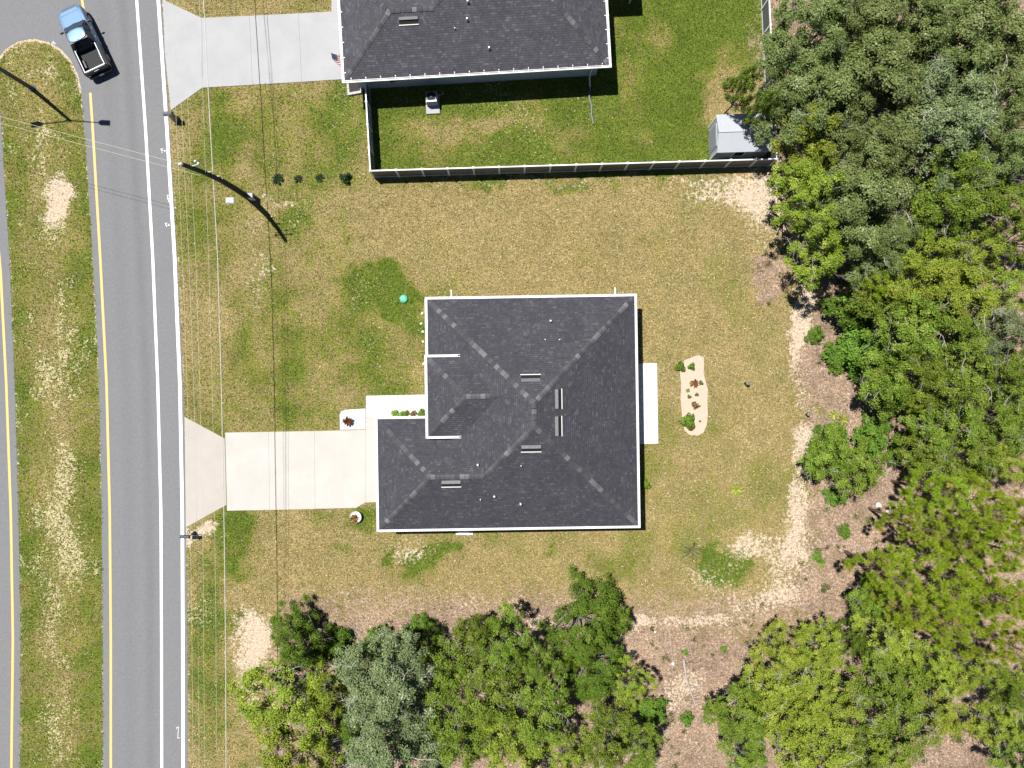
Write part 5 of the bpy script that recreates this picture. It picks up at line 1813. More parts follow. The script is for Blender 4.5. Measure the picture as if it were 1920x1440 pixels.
WOOD = 'trees in the wood east of the lots'
EDGE = 'trees along the south edge of the lot'
TREES = [
    # north-east wood
    (1545, 45, 82, 8.0, 'O', 'grey-green live oak crowding the east fence at the top of the picture', WOOD),
    (1650, 30, 90, 8.6, 'O', 'tall grey-green live oak at the top edge, second from the fence', WOOD),
    (1740, 25, 84, 8.0, 'O', 'grey-green live oak at the top edge above the brown litter gap', WOOD),
    (1850, 40, 100, 8.2, 'O', 'broad grey-green live oak in the top right corner', WOOD),
    (1552, 165, 82, 7.6, 'O', 'live oak leaning over the white fence just north of the shed', WOOD),
    (1640, 150, 98, 8.4, 'O', 'big live oak between the fence oaks and the brown litter gap', WOOD),
    (1795, 205, 98, 8.0, 'S', 'silvery oak with bare pale twigs just below the brown litter gap', WOOD),
    (1800, 110, 70, 7.4, 'O', 'live oak just above the brown litter gap', WOOD),
    (1900, 160, 74, 6.6, 'O', 'olive live oak on the right edge between two sandy gaps', WOOD),
    (1540, 250, 70, 6.6, 'Y', 'yellow-green scrub oak just right of the shed', WOOD),
    (1655, 265, 86, 8.2, 'O', 'live oak behind the yellow-green scrub oak by the shed', WOOD),
    (1810, 300, 58, 6.8, 'G', 'mid-green oak below the silvery oak, ringed by dark gaps', WOOD),
    (1900, 290, 62, 6.8, 'O', 'live oak on the right edge below the olive one', WOOD),
    (1522, 352, 68, 7.4, 'Y', 'yellow-green scrub oak with bare twigs overhanging the fence corner', WOOD),
    (1635, 365, 98, 8.6, 'O', 'broadest grey-green live oak, right of the fence-corner scrub oak', WOOD),
    (1556, 440, 66, 8.0, 'Y', 'yellow-green scrub oak with dead white branches shading the sandy corner', WOOD),
    (1665, 458, 64, 6.8, 'O', 'live oak between the twiggy scrub oak and the bright yellow-green oak', WOOD),
    (1790, 385, 72, 6.8, 'G', 'rounded mid-green oak in the dark gap, left of its twin', WOOD),
    (1876, 385, 70, 6.8, 'G', 'rounded mid-green oak near the right edge, right of its twin', WOOD),
    (1740, 486, 64, 6.0, 'Y', 'bright yellow-green oak south of the dark gap, left one of two', WOOD),
    (1835, 478, 58, 6.0, 'Y', 'bright yellow-green oak south of the dark gap, right one of two', WOOD),
    # east wood, middle
    (1642, 528, 44, 5.2, 'P', 'young pine at the wood edge below the black shade', WOOD),
    (1622, 575, 40, 4.2, 'B', 'low bright shrub under the young pine at the wood edge', WOOD),
    (1672, 560, 55, 5.4, 'L', 'small green tree beside the young pine at the wood edge', WOOD),
    (1735, 545, 72, 6.2, 'Y', 'yellow-green oak with a loose crown, below the bright pair', WOOD),
    (1815, 548, 74, 6.2, 'Y', 'sparse yellow-green oak right of the loose-crowned one', WOOD),
    (1900, 545, 50, 5.8, 'Y', 'yellowish scrub oak on the right edge below the dark gap', WOOD),
    (1718, 622, 78, 6.2, 'G', 'dark-hearted green oak in the middle of the east wood', WOOD),
    (1808, 630, 74, 6.2, 'G', 'pale green oak in the middle of the east wood, near the right edge', WOOD),
    (1898, 625, 58, 6.4, 'S', 'grey-green silvery oak on the right edge of the middle wood', WOOD),
    (1630, 655, 44, 3.4, 'B', 'dense bright green shrub bulging onto the litter clearing', WOOD),
    (1668, 715, 56, 5.2, 'L', 'small green tree on the edge of the litter clearing, below the dense shrub', WOOD),
    (1738, 705, 60, 5.8, 'G', 'green oak right of the small tree on the clearing edge', WOOD),
    (1714, 752, 30, 4.2, 'P', 'small yellow-green pine at the lower tip of the clearing edge trees', WOOD),
    (1815, 715, 72, 6.2, 'G', 'green oak in front of the dark hollow on the right edge', WOOD),
    (1900, 722, 54, 5.8, 'G', 'green oak beside the dark hollow on the right edge', WOOD),
    (1880, 785, 56, 5.2, 'G', 'green oak on the right edge above the small litter gap', WOOD),
    (1790, 800, 62, 5.2, 'G', 'bushy green oak below the dark hollow, left of the litter gap', WOOD),
    (1822, 862, 62, 5.2, 'G', 'bushy green oak just above the pines', WOOD),
    (1742, 848, 44, 4.2, 'L', 'small green tree left of the bushy oaks above the pines', WOOD),
    (1710, 842, 30, 2.2, 'B', 'round bright shrub at the foot of the small tree above the pines', WOOD),
    (1900, 872, 52, 5.4, 'Y', 'yellow-green oak on the right edge just above the pines', WOOD),
    # clearing
    (1558, 858, 52, 3.6, 'L', 'small spreading tree in the clearing, left half of the lone clump', 'trees in the clearing'),
    (1622, 882, 50, 3.8, 'L', 'small spreading tree in the clearing, right half of the lone clump', 'trees in the clearing'),
    (1570, 818, 24, 2.0, 'B', 'shrub on top of the lone clump in the clearing', 'shrubs in the clearing'),
    (1644, 824, 33, 2.0, 'B', 'round bright shrub right above the lone clump in the clearing', 'shrubs in the clearing'),
    (1572, 932, 18, 1.0, 'B', 'low weedy shrub trailing below the lone clump', 'shrubs in the clearing'),
    (1532, 627, 14, 0.8, 'B', 'small shrub beside the sandy strip, upper clearing', 'shrubs in the clearing'),
    (1578, 668, 30, 1.2, 'B', 'flat green shrub in the middle of the upper clearing', 'shrubs in the clearing'),
    (1588, 998, 11, 0.8, 'B', 'tiny green shrub alone in the lower clearing', 'shrubs in the clearing'),
    # pines
    (1765, 925, 60, 6.6, 'P', 'pine leaning over the long shadow, northernmost of the pines', WOOD),
    (1842, 948, 66, 7.4, 'P', 'bright pine right of the northernmost pine', WOOD),
    (1912, 965, 54, 7.4, 'P', 'bright pine on the right edge, highest of the edge pines', WOOD),
    (1722, 985, 50, 7.0, 'P', 'airy pine with separate tufts beside the bare trunk shadows', WOOD),
    (1800, 1012, 52, 6.8, 'P', 'pine between the airy pine and the bright edge pines', WOOD),
    (1880, 1035, 66, 8.0, 'P', 'tall bright pine near the right edge, middle of the pine stand', WOOD),
    (1672, 1078, 60, 7.0, 'P', 'pine at the left end of the stand, over the mottled shadow', WOOD),
    (1762, 1085, 72, 8.0, 'P', 'broad pine in the middle of the pine stand', WOOD),
    (1850, 1122, 68, 8.2, 'P', 'tall pine below the broad pine, towards the right edge', WOOD),
    (1912, 1125, 52, 8.0, 'P', 'bright pine on the right edge, lowest of the edge pines', WOOD),
    (1706, 1140, 52, 6.8, 'P', 'yellowish pine at the lower left of the stand', WOOD),
    (1780, 1170, 60, 7.4, 'P', 'southernmost pine of the stand, just above the round litter gap', WOOD),
    (1880, 1205, 62, 7.6, 'P', 'pine near the right edge, lowest in the stand', WOOD),
    (1640, 1125, 40, 4.2, 'L', 'small dark tree at the left foot of the pine stand', WOOD),
    # south-east wood
    (1622, 1222, 34, 4.4, 'D', 'dark green evergreen standing alone between two oaks', WOOD),
    (1690, 1210, 56, 5.6, 'Y', 'yellow-green oak left of the round litter gap', WOOD),
    (1690, 1290, 66, 6.0, 'G', 'green oak below the round litter gap, left side', WOOD),
    (1765, 1262, 54, 5.6, 'Y', 'twiggy yellow-green oak just below the round litter gap', WOOD),
    (1830, 1272, 50, 5.6, 'Y', 'thin yellow-green oak right of the twiggy one', WOOD),
    (1700, 1368, 70, 6.0, 'G', 'grey-twigged green oak near the bottom edge', WOOD),
    (1780, 1345, 54, 5.4, 'Y', 'sparse yellow-green oak above the sandy bottom corner', WOOD),
    (1900, 1300, 44, 5.4, 'G', 'green oak on the right edge low in the picture', WOOD),
    (1880, 1372, 40, 4.6, 'Y', 'thin scrub oak over the sandy bottom right corner', WOOD),
    (1552, 1232, 50, 5.4, 'Y', 'yellow-green oak with a fan of dead twigs, upper of the twiggy group', WOOD),
    (1478, 1232, 46, 5.2, 'Y', 'yellow-green oak throwing its shade onto the sandy lawn corner', WOOD),
    (1516, 1290, 66, 5.6, 'Y', 'broad yellow-green oak in the middle of the twiggy group', WOOD),
    (1402, 1348, 62, 5.6, 'G', 'green oak at the left end of the group by the litter path', WOOD),
    (1475, 1362, 76, 6.0, 'Y', 'broad yellow-green oak at the bottom, right of the litter path oak', WOOD),
    (1562, 1340, 62, 5.6, 'Y', 'yellow-green oak beside the narrow litter gap at the bottom', WOOD),
    (1545, 1420, 66, 5.8, 'Y', 'yellow-green oak cut by the bottom edge, right of the broad one', WOOD),
    (1405, 1425, 48, 5.0, 'G', 'dark green oak cut by the bottom edge beside the litter path', WOOD),
    (1628, 1420, 46, 5.0, 'G', 'green oak cut by the bottom edge, near the narrow litter gap', WOOD),
    (1290, 1352, 12, 0.9, 'B', 'tiny shrub on the left of the bottom litter path oaks', 'shrubs in the clearing'),
    # south edge of the lot
    (540, 1228, 62, 6.0, 'D', 'dark rounded evergreen at the left end of the south trees', EDGE),
    (560, 1185, 22, 2.4, 'B', 'small green shrub behind the dark rounded evergreen', EDGE),
    (525, 1335, 84, 6.8, 'Y', 'yellow-green scrub oak at the left end of the south trees', EDGE),
    (600, 1310, 44, 6.0, 'Y', 'yellow-green scrub oak hugging the left end one on its right', EDGE),
    (545, 1432, 80, 6.8, 'Y', 'yellow-green scrub oak cut by the bottom edge below the left end one', EDGE),
    (625, 1212, 26, 2.2, 'B', 'bright green shrub in the black shade between the first south trees', EDGE),
    (712, 1292, 84, 7.0, 'S', 'silver-grey oak with white branches among the south trees', EDGE),
    (725, 1405, 84, 7.0, 'S', 'silver-grey oak cut by the bottom edge, below its twin', EDGE),
    (700, 1215, 24, 2.2, 'B', 'low green shrub on the lawn side of the silver-grey oak', EDGE),
    (792, 1232, 34, 5.0, 'D', 'small dark evergreen right of the silver-grey oak', EDGE),
    (785, 1180, 22, 1.0, 'B', 'low scraggly shrub on the lawn edge above the small evergreen', EDGE),
    (848, 1268, 50, 5.0, 'L', 'thin olive tree with a long dead branch', EDGE),
    (888, 1198, 42, 4.8, 'L', 'small green tree on the lawn edge, left of the dark-topped oak', EDGE),
    (944, 1220, 58, 6.2, 'G', 'dark-topped green oak reaching the lawn edge', EDGE),
    (925, 1308, 72, 6.4, 'G', 'broad green oak behind the dark-topped oak', EDGE),
    (1015, 1255, 40, 5.6, 'G', 'narrow green oak between the dark-topped oak and the tall feathery evergreen', EDGE),
    (850, 1390, 66, 6.2, 'G', 'green oak low in the picture, right of the silver-grey pair', EDGE),
    (1015, 1345, 66, 6.2, 'G', 'green oak with white twigs left of the brown litter lane', EDGE),
    (955, 1408, 76, 6.4, 'Y', 'yellow-green oak with bare white limbs at the bottom edge', EDGE),
    (1108, 1208, 78, 6.8, 'D', 'tall feathery bright evergreen, largest on the lawn edge', EDGE),
    (1128, 1290, 64, 6.0, 'D', 'feathery evergreen directly behind the tallest one', EDGE),
    (1162, 1165, 26, 3.0, 'L', 'small bare-tipped tree at the right shoulder of the tall evergreen', EDGE),
    (1188, 1298, 42, 5.4, 'Y', 'yellow-green oak on the right side of the feathery evergreens', EDGE),
    (1140, 1400, 56, 5.8, 'G', 'green oak at the bottom edge right of the brown litter lane', EDGE),
    (1205, 1408, 50, 5.4, 'G', 'green oak at the bottom edge beside the litter path', EDGE),
    (1225, 1343, 26, 2.0, 'B', 'round bright shrub on the left bank of the litter path', EDGE),
    (1060, 1432, 50, 5.2, 'Y', 'twiggy scrub oak at the bottom edge left of the litter lane', EDGE),
    (1948, 225, 56, 7.0, 'O', 'live oak cut by the right edge beside the silvery oak', WOOD),
    (1950, 440, 50, 6.4, 'G', 'green oak cut by the right edge below the rounded twins', WOOD),
    (1950, 800, 48, 5.6, 'G', 'green oak cut by the right edge next to the small litter gap', WOOD),
    (1948, 690, 46, 5.6, 'G', 'green oak cut by the right edge behind the dark hollow', WOOD),
    (1945, 1330, 50, 5.8, 'Y', 'yellow-green oak cut by the right edge low in the picture', WOOD),
    (1940, 1425, 54, 5.4, 'G', 'dark green oak filling the bottom right corner', WOOD),
    (1665, 1440, 50, 5.2, 'Y', 'yellow-green oak barely rising over the bottom edge by the narrow litter gap', WOOD),
    (650, 1385, 40, 5.6, 'D', 'dark evergreen squeezed between the scrub oaks and the silver-grey pair', EDGE),
    # over the fence
    (1403, 156, 30, 6.4, 'L', 'thin branchy tree poking over the east fence into the neighbour yard', 'trees over the east fence'),
    (1438, 188, 26, 6.8, 'L', 'leafy bough hanging across the east fence above the shed', 'trees over the east fence'),
]
for a in TREES:
    plant_tree(*a)


# ---------------------------------------------------------------- garden plants
def rosette(n, L, w, mat, seed, up=0.6, droop=0.35, segs=3, tone=(0.5, 0.25), name='leaves'):
    """strap leaves arching out of one crown"""
    r = np.random.default_rng(seed)
    V, Fq, T = [], [], []
    for i in range(n):
        a = r.uniform(0, 6.283); l = L * r.uniform(0.65, 1.1); u = up * r.uniform(0.6, 1.4)
        d = np.array([math.cos(a), math.sin(a), 0]); sd_ = np.array([-math.sin(a), math.cos(a), 0])
        base = len(V)
        tn = float(np.clip(r.normal(*tone), 0, 1))
        for s_ in range(segs + 1):
            t_ = s_ / segs
            c = d * l * t_ + np.array([0, 0, 0.05 + l * (u * t_ - droop * 2 * t_ * t_)])
            c[2] = max(c[2], 0.03)
            ww = w * (0.35 + 1.3 * t_ * (1.25 - t_)) * (1 - 0.9 * (t_ == 1))
            V += [c - sd_ * ww / 2, c + sd_ * ww / 2 + np.array([0, 0, 0.01])]
        for s_ in range(segs):
            b = base + 2 * s_
            Fq.append((b, b + 1, b + 3, b + 2)); T.append(tn)
    return np_mesh(name, np.array(V), np.array(Fq), mat, {'tone': ('FLOAT', 'FACE', np.array(T))})


def bush(R, h, n, ls, mat, seed, name='leaves'):
    r = np.random.default_rng(seed)
    d = norm(r.normal(size=(n, 3))); d[:, 2] = np.abs(d[:, 2])
    rad = r.uniform(0.3, 1.0, n) ** 0.6
    lob = 1 + 0.25 * np.sin(3 * np.arctan2(d[:, 1], d[:, 0]) + seed)
    P = d * (rad * lob)[:, None] * np.array([R, R, h]) + np.array([0, 0, 0.04])
    N = norm(d * 0.7 + np.array([0, 0, 0.6]) + r.normal(scale=0.45, size=(n, 3)))
    v, f = leaf_quads(P, N, ls * r.uniform(0.6, 1.4, n), 0.5, r)
    return np_mesh(name, v, f, mat, {'tone': ('FLOAT', 'FACE', np.clip(r.normal(0.5, 0.22, n), 0, 1))})


STEM_MB = MB(); STEM_MB.tube([(0, 0, -0.05), (0.01, 0, 0.12), (0.0, 0.01, 0.25)], [0.03, 0.022, 0.012], 6)
STEM = STEM_MB.mesh('stem'); STEM.materials.append(M['bark'])


def garden(name, label, cat, px_, py_, me, z=0.0, grp=None, sc=1.0, stem=True):
    p = W(px_, py_); p.z = z
    t_ = thing(name, label, cat, p, random.uniform(0, 6.28), grp)
    inst('leaves', me, t_, sc=(sc, sc, sc))
    if stem:
        inst('stem', STEM, t_, sc=(sc, sc, sc))
    return t_


croton = rosette(46, 0.46, 0.11, M['leaf_red'], 5, 0.9, 0.35)
croton2 = rosette(36, 0.36, 0.10, M['leaf_red'], 6, 0.8, 0.35)
bronze = rosette(40, 0.30, 0.085, M['leaf_brown'], 7, 0.7, 0.4)
bronze2 = bush(0.22, 0.18, 90, 0.10, M['leaf_brown'], 8)
tan_tuft = bush(0.17, 0.16, 70, 0.09, M['leaf_olive'], 9)
green_b = bush(0.42, 0.42, 420, 0.15, M['leaf_B'], 10)
green_c = bush(0.34, 0.36, 300, 0.14, M['leaf_D'], 12)
M['leaf_dark'] = leaf_mat('dark_glossy_leaf', [(0.0, (0.010, 0.022, 0.008)), (0.6, (0.022, 0.045, 0.014)), (1.0, (0.06, 0.09, 0.03))], 0.1)
dark_r = rosette(40, 0.46, 0.10, M['leaf_dark'], 13, 0.9, 0.45, tone=(0.35, 0.2))
dark_b = bush(0.36, 0.45, 320, 0.14, M['leaf_dark'], 17)
palm_r = rosette(26, 0.85, 0.10, M['leaf_olive'], 14, 0.75, 0.42, 5)
palm_y = rosette(30, 0.48, 0.06, M['leaf_Y'], 15, 0.9, 0.4, 4)
lil = rosette(60, 0.40, 0.07, M['leaf_B'], 16, 1.1, 0.5, tone=(0.7, 0.2))

# potted croton on the parking pad, planter by the driveway
pot = thing('potted_plant', 'bronze-red croton in a pot on the white parking pad', 'potted plant', W(654, 789.5), 0.3)
mb = MB(); mb.lathe([(0.15, 0.042), (0.20, 0.30), (0.215, 0.32), (0.17, 0.32), (0.16, 0.27)], 18); mb.build('pot', M['pot'], pot)
inst('leaves', croton, pot, (0, 0, 0.28), sc=(0.8, 0.8, 0.8))
pl = thing('planter', 'round planter of white gravel with a dark red plant beside the driveway end', 'planter', W(668.5, 968), 0)
mb = MB(); mb.lathe([(0.30, 0), (0.40, 0.30), (0.42, 0.34), (0.37, 0.34), (0.36, 0.28)], 24); mb.build('pot', M['concrete_grey'], pl)
mb = MB(); mb.lathe([(0.30, 0.27), (0.365, 0.30), (0.2, 0.315), (0.04, 0.32)], 20); mb.build('gravel', M['white_rock'], pl)
inst('leaves', croton2, pl, (-0.12, -0.12, 0.28))

# white rock beds
def stones_bed(name, poly, n, size, label, mat, seed, cat='rock bed'):
    r = np.random.default_rng(seed)
    P = np.array(poly)
    c = W(*P.mean(0))
    t_ = thing(name, label, cat, c)
    mb = MB(); mb.prism([((W(*p) - c).x, (W(*p) - c).y) for p in poly], -0.03, 0.03); mb.build('bed', mat, t_)
    xs = r.uniform(P[:, 0].min(), P[:, 0].max(), n * 3); ys_ = r.uniform(P[:, 1].min(), P[:, 1].max(), n * 3)
    k = in_poly(xs, ys_, poly)
    xs, ys_ = xs[k][:n], ys_[k][:n]
    V, Fq = [], []
    oct_f = [(0, 2, 4), (2, 1, 4), (1, 3, 4), (3, 0, 4), (2, 0, 5), (1, 2, 5), (3, 1, 5), (0, 3, 5)]
    for x, y in zip(xs, ys_):
        q = W(x, y) - c
        s_ = size * r.uniform(0.5, 1.4); b = len(V)
        o_ = np.array([[1, 0, 0], [-1, 0, 0], [0, 1, 0], [0, -1, 0], [0, 0, 0.7], [0, 0, -0.7]]) * s_ * r.uniform(0.7, 1.3, (6, 1))
        an = r.uniform(0, 3); R_ = np.array([[math.cos(an), -math.sin(an), 0], [math.sin(an), math.cos(an), 0], [0, 0, 1]])
        V += list(o_ @ R_.T + np.array([q.x, q.y, 0.035]))
        Fq += [tuple(i + b for i in f) for f in oct_f]
    me = np_mesh('gravel', np.array(V), np.array(Fq), M['white_rock'])
    o = inst('gravel', me, t_); o['kind'] = 'stuff'
    return t_


stones_bed('rock_bed', [(709.6, 764.6), (842, 762.6), (842, 786), (709.6, 786)], 900, 0.045, 'white rock bed between the front walk and the garage roof', M['white_rock'], 3)
stones_bed('rock_bed', [(797.5, 592), (822, 592), (822, 736), (800.5, 736)], 700, 0.05, 'narrow white rock strip along the front wall under the eave', M['white_rock'], 4)
def edging(parent_label, pts, seed):
    pass
for i_, (x, y, s_) in enumerate(((792, 588, 0.9), (790, 607, 0.8), (793, 622, 0.8), (793.5, 641, 0.7), (794.5, 682, 0.8))):
    r_ = np.random.default_rng(40 + i_)
    mb = MB()
    rings_ = []
    for z, k in ((0, 0.8), (0.06, 1.0), (0.12, 0.75), (0.15, 0.3)):
        rings_.append([(0.12 * s_ * k * r_.uniform(0.8, 1.2) * math.cos(a), 0.12 * s_ * k * r_.uniform(0.8, 1.2) * math.sin(a), z * s_) for a in np.linspace(0, 2 * math.pi, 9)[:-1]])
    mb.loft(rings_)
    o = mb.build('edging_stone', M['white_rock']); o.location = W(x, y)
    tag(o, 'pale edging stone beside the narrow rock strip, %s from the top' % ('first', 'second', 'third', 'fourth', 'fifth')[i_], 'stone', 'edging stones by the front wall')
GB_ = 'plants in the white rock bed'
garden('bed_plant', 'leafy lime-green plant at the left of the white rock bed', 'plant', 741, 777, lil, 0.03, GB_, 0.9)
garden('bed_plant', 'leafy green plant second from the left in the white rock bed', 'plant', 759, 777.5, green_b, 0.03, GB_, 0.75)
garden('bed_plant', 'brownish clump third from the left in the white rock bed', 'plant', 775, 776.5, bronze2, 0.03, GB_, 1.3)
garden('bed_plant', 'green plant in the white rock bed beside the porch eave', 'plant', 791, 776, green_b, 0.03, GB_, 0.75)
garden('bed_plant', 'small green plant in the narrow rock strip under the front eave', 'plant', 799, 614, green_b, 0.03, 'plants in the narrow rock strip', 0.6)

# oval sand bed behind the house
ob = [(1276, 682), (1284, 675), (1297, 670), (1309, 666), (1319, 669), (1320, 684), (1319, 700), (1323, 715), (1327, 731), (1326, 752), (1327, 775), (1325, 797), (1319, 811), (1308, 817), (1292, 815), (1283, 806), (1279, 790), (1278, 772), (1276, 750), (1277, 720), (1275, 702)]
cb_ = W(1300, 742)
bed_o = thing('sand_bed', 'oblong sandy planting bed in the back lawn', 'planting bed', cb_)
mb = MB(); mb.prism([((W(*p) - cb_).x, (W(*p) - cb_).y) for p in ob], -0.03, 0.035); mb.build('sand', M['soil_sand'], bed_o)
SB = 'plants in the sandy bed'
garden('bed_plant', 'dark green shrub at the upper left rim of the sandy bed', 'plant', 1275, 688, green_c, 0.03, SB, 1.0)
garden('bed_plant', 'dark green shrub near the top of the sandy bed', 'plant', 1296, 687.5, green_c, 0.03, SB, 0.72)
garden('bed_plant', 'spiky bronze plant in the upper half of the sandy bed', 'plant', 1301.5, 719, bronze, 0.03, SB, 1.15)
garden('bed_plant', 'tan tuft touching the spiky bronze plant in the sandy bed', 'plant', 1313, 718, tan_tuft, 0.03, SB, 1.0)
garden('bed_plant', 'small lime tuft with a dark shadow in the middle of the sandy bed', 'plant', 1289, 732, lil, 0.03, SB, 0.42)
garden('bed_plant', 'tan tuft in the middle of the sandy bed, right one of a pair', 'plant', 1306, 739.5, tan_tuft, 0.03, SB, 0.85)
garden('bed_plant', 'tan tuft in the middle of the sandy bed, left one of a pair', 'plant', 1291.5, 744, tan_tuft, 0.03, SB, 0.85)
garden('bed_plant', 'bronze clump in the lower half of the sandy bed', 'plant', 1303, 760, bronze2, 0.03, SB, 1.35)
garden('bed_plant', 'large bright green shrub at the bottom of the sandy bed', 'plant', 1289, 790, green_b, 0.03, SB, 1.25)
garden('bed_plant', 'brown withered plant below the large green shrub in the sandy bed', 'plant', 1294, 801, bronze2, 0.03, SB, 1.1)
garden('bed_plant', 'tiny tan tuft right of the large green shrub in the sandy bed', 'plant', 1312, 789.5, tan_tuft, 0.03, SB, 0.5)
garden('wall_plant', 'bright green shrub against the back wall of the house', 'plant', 1208, 908, green_b, 0.0, None, 0.95)
garden('palmetto', 'wide spiky young palm in the sandy back lawn', 'plant', 1296, 1031, palm_r, 0.0, None, 1.0)
garden('palmetto', 'yellow-green tuft of spiky leaves in the back lawn', 'plant', 1380, 918, palm_y, 0.0, None, 1.0)
YP = 'young dark plants in a row on the front lawn'
garden('young_plant', 'dark spiky young plant nearest the utility pole in the lawn row', 'plant', 521, 337, dark_r, 0.0, YP, 1.0)
garden('young_plant', 'dark spiky young plant second from the utility pole in the lawn row', 'plant', 559, 336, dark_r, 0.0, YP, 0.72)
garden('young_plant', 'dark spiky young plant third from the utility pole in the lawn row', 'plant', 600, 334, dark_r, 0.0, YP, 0.72)
garden('young_plant', 'dark spiky young plant nearest the fence corner in the lawn row', 'plant', 649, 335, dark_b, 0.0, YP, 1.1)
CP = 'tufts in the clearing'
garden('spiky_tuft', 'yellow spiky tuft in the middle of the clearing, left one of two', 'plant', 1562, 777, palm_y, 0.0, CP, 0.85)
garden('spiky_tuft', 'yellow spiky tuft in the middle of the clearing, right one of two', 'plant', 1579, 786, palm_y, 0.0, CP, 1.0)
garden('spiky_tuft', 'yellow-green tuft above the round bright shrub in the clearing', 'plant', 1625, 806, palm_y, 0.0, CP, 0.9)
garden('weed_clump', 'green weed clump in the lower clearing near the mottled pine shadow', 'plant', 1530, 1043, green_b, 0.0, 'weeds in the clearing', 0.9)
garden('weed_clump', 'yellowish weed clump below the green one in the lower clearing', 'plant', 1540, 1056, lil, 0.0, 'weeds in the clearing', 0.8)
garden('weed_clump', 'olive weed clump low in the clearing by the wood corner', 'plant', 1545, 1100, tan_tuft, 0.0, 'weeds in the clearing', 2.0)
garden('weed_clump', 'small green weed on the litter path by the fallen log', 'plant', 1284, 1222, green_b, 0.0, 'weeds in the clearing', 0.5)
garden('weed_clump', 'small green weed left of the oak shadow on the litter slope', 'plant', 1357, 1216, green_b, 0.0, 'weeds in the clearing', 0.55)
garden('weed_clump', 'small green weed by the black post at the sandy strip', 'plant', 1620, 778, green_c, 0.0, 'weeds in the clearing', 0.7)

# deadwood and pale stones on the wood floor
def branch(px_, label, r0=0.05, seed=0, mat='deadwood'):
    r = np.random.default_rng(seed)
    P = [W(*p) for p in px_]
    for i, p in enumerate(P):
        p.z = 0.06 + 0.05 * (i % 2)
    c = P[0].copy(); c.z = 0
    mb = MB(); mb.tube([p - c for p in P], list(np.linspace(r0, r0 * 0.35, len(P))), 7)
    for k in range(3):
        s_ = P[0].lerp(P[-1], r.uniform(0.3, 0.9)) - c
        e = s_ + Vector((r.normal(0, 0.5), r.normal(0, 0.5), 0.15))
        mb.tube([s_, s_.lerp(e, 0.5) + Vector((0, 0, 0.04)), e], [r0 * 0.4, r0 * 0.3, r0 * 0.15], 5)
    o = mb.build('fallen_branch', M[mat]); o.location = c
    tag(o, label, 'branch', 'fallen branches on the wood floor')


branch([(1281, 1235), (1286, 1270), (1296, 1300), (1305, 1325)], 'long pale fallen log on the litter path at the bottom', 0.09, 1)
branch([(1280, 1243), (1300, 1241)], 'short dark fallen branch crossing the head of the pale log', 0.05, 2, 'bark_pine')
branch([(1862, 1240), (1880, 1248), (1905, 1250)], 'pale fallen branch near the right edge among the scrub oaks', 0.05, 3)
branch([(1585, 1018), (1600, 1021), (1618, 1028)], 'thin pale fallen branch in the lower clearing', 0.035, 4)
branch([(1676, 868), (1660, 885), (1640, 905)], 'grey fallen branch below the round shrub in the clearing', 0.04, 5)
branch([(822, 1200), (832, 1196), (836, 1205)], 'curled white branch on the lawn edge by the thin olive tree', 0.05, 6, 'bark_pale')
branch([(1205, 1300), (1222, 1308), (1240, 1318)], 'dark fallen branch beside the litter path', 0.045, 7, 'bark_pine')
branch([(1255, 1180), (1262, 1250), (1275, 1258)], 'thin fallen branch on the litter slope by the white stone', 0.025, 8)


def stone(px_, py_, s_, label, seed):
    r_ = np.random.default_rng(seed)
    mb = MB(); rings_ = []
    for z, k in ((-0.03, 0.85), (0.05, 1.0), (0.12, 0.8), (0.17, 0.35)):
        rings_.append([(s_ * k * r_.uniform(0.75, 1.2) * math.cos(a), s_ * k * r_.uniform(0.75, 1.2) * math.sin(a), z * s_ / 0.15) for a in np.linspace(0, 2 * math.pi, 10)[:-1]])
    mb.loft(rings_)
    o = mb.build('stone', M['white_rock']); o.location = W(px_, py_)
    tag(o, label, 'stone', 'pale stones on the wood floor')


stone(1262, 1244, 0.13, 'round white stone on the litter slope', 1)
stone(1646, 948, 0.22, 'white stone beside the pine trunk shadows', 2)
stone(1604, 815, 0.16, 'white stone between the two clearing shrubs', 3)
stone(1608, 674, 0.14, 'white stone right of the flat green shrub', 4)
stone(1598, 605, 0.12, 'white stone at the foot of the upper wood edge', 5)
stone(1228, 1185, 0.08, 'small white stone at the top of the litter slope', 6)
stone(1663, 957, 0.12, 'smaller white stone right of the one by the trunk shadows', 7)

# ---------------------------------------------------------------- grass, litter, undergrowth (uncountable)
def blades(n, box, lens, wid, seed, tilt=(0.35, 1.1)):
    pass


HOUSE_P = [(960 + p[0], 720 + p[1]) for p in ((-155, -152), (220, -160), (228, 256), (-242, 260), (-242, 58), (-155, 58))]
NB_P = [(663, 178), (1122, 150), (1122, -80), (650, -80)]
BLOCK = [HOUSE_P, [(343, 779), (423, 819), (423, 809), (640, 805), (636, 770), (686, 765), (686, 740), (815, 738), (830, 945), (708, 943), (685, 943), (668, 953), (425, 958), (347, 991)],
         [(1180, 681), (1232, 680), (1235, 832), (1182, 834)], ob, [(300, -80), (310, 0), (378, 33), (620, 21), (620, -80), (650, -80), (663, 178), (645, 149), (380, 166), (319, 208)], NB_P,
         [(1332, 212), (1447, 208), (1447, 300), (1332, 300)]]


def scatter(n, seed, x0_, x1_, y0_, y1_):
    r = np.random.default_rng(seed)
    x = r.uniform(x0_, x1_, n); y = r.uniform(y0_, y1_, n)
    road_ = ((x > EDGE_L(y) + 1) & (x < EDGE_R(y) - 1)) | (x < EDGE_W(y) - 1) | ((y < 165) & (x < 160) & ~in_poly(x, y, NOSE + [(-14, 166), (152, 166)]))
    k = ~road_
    for p in BLOCK:
        k &= ~in_poly(x, y, p)
    return x[k], y[k], r


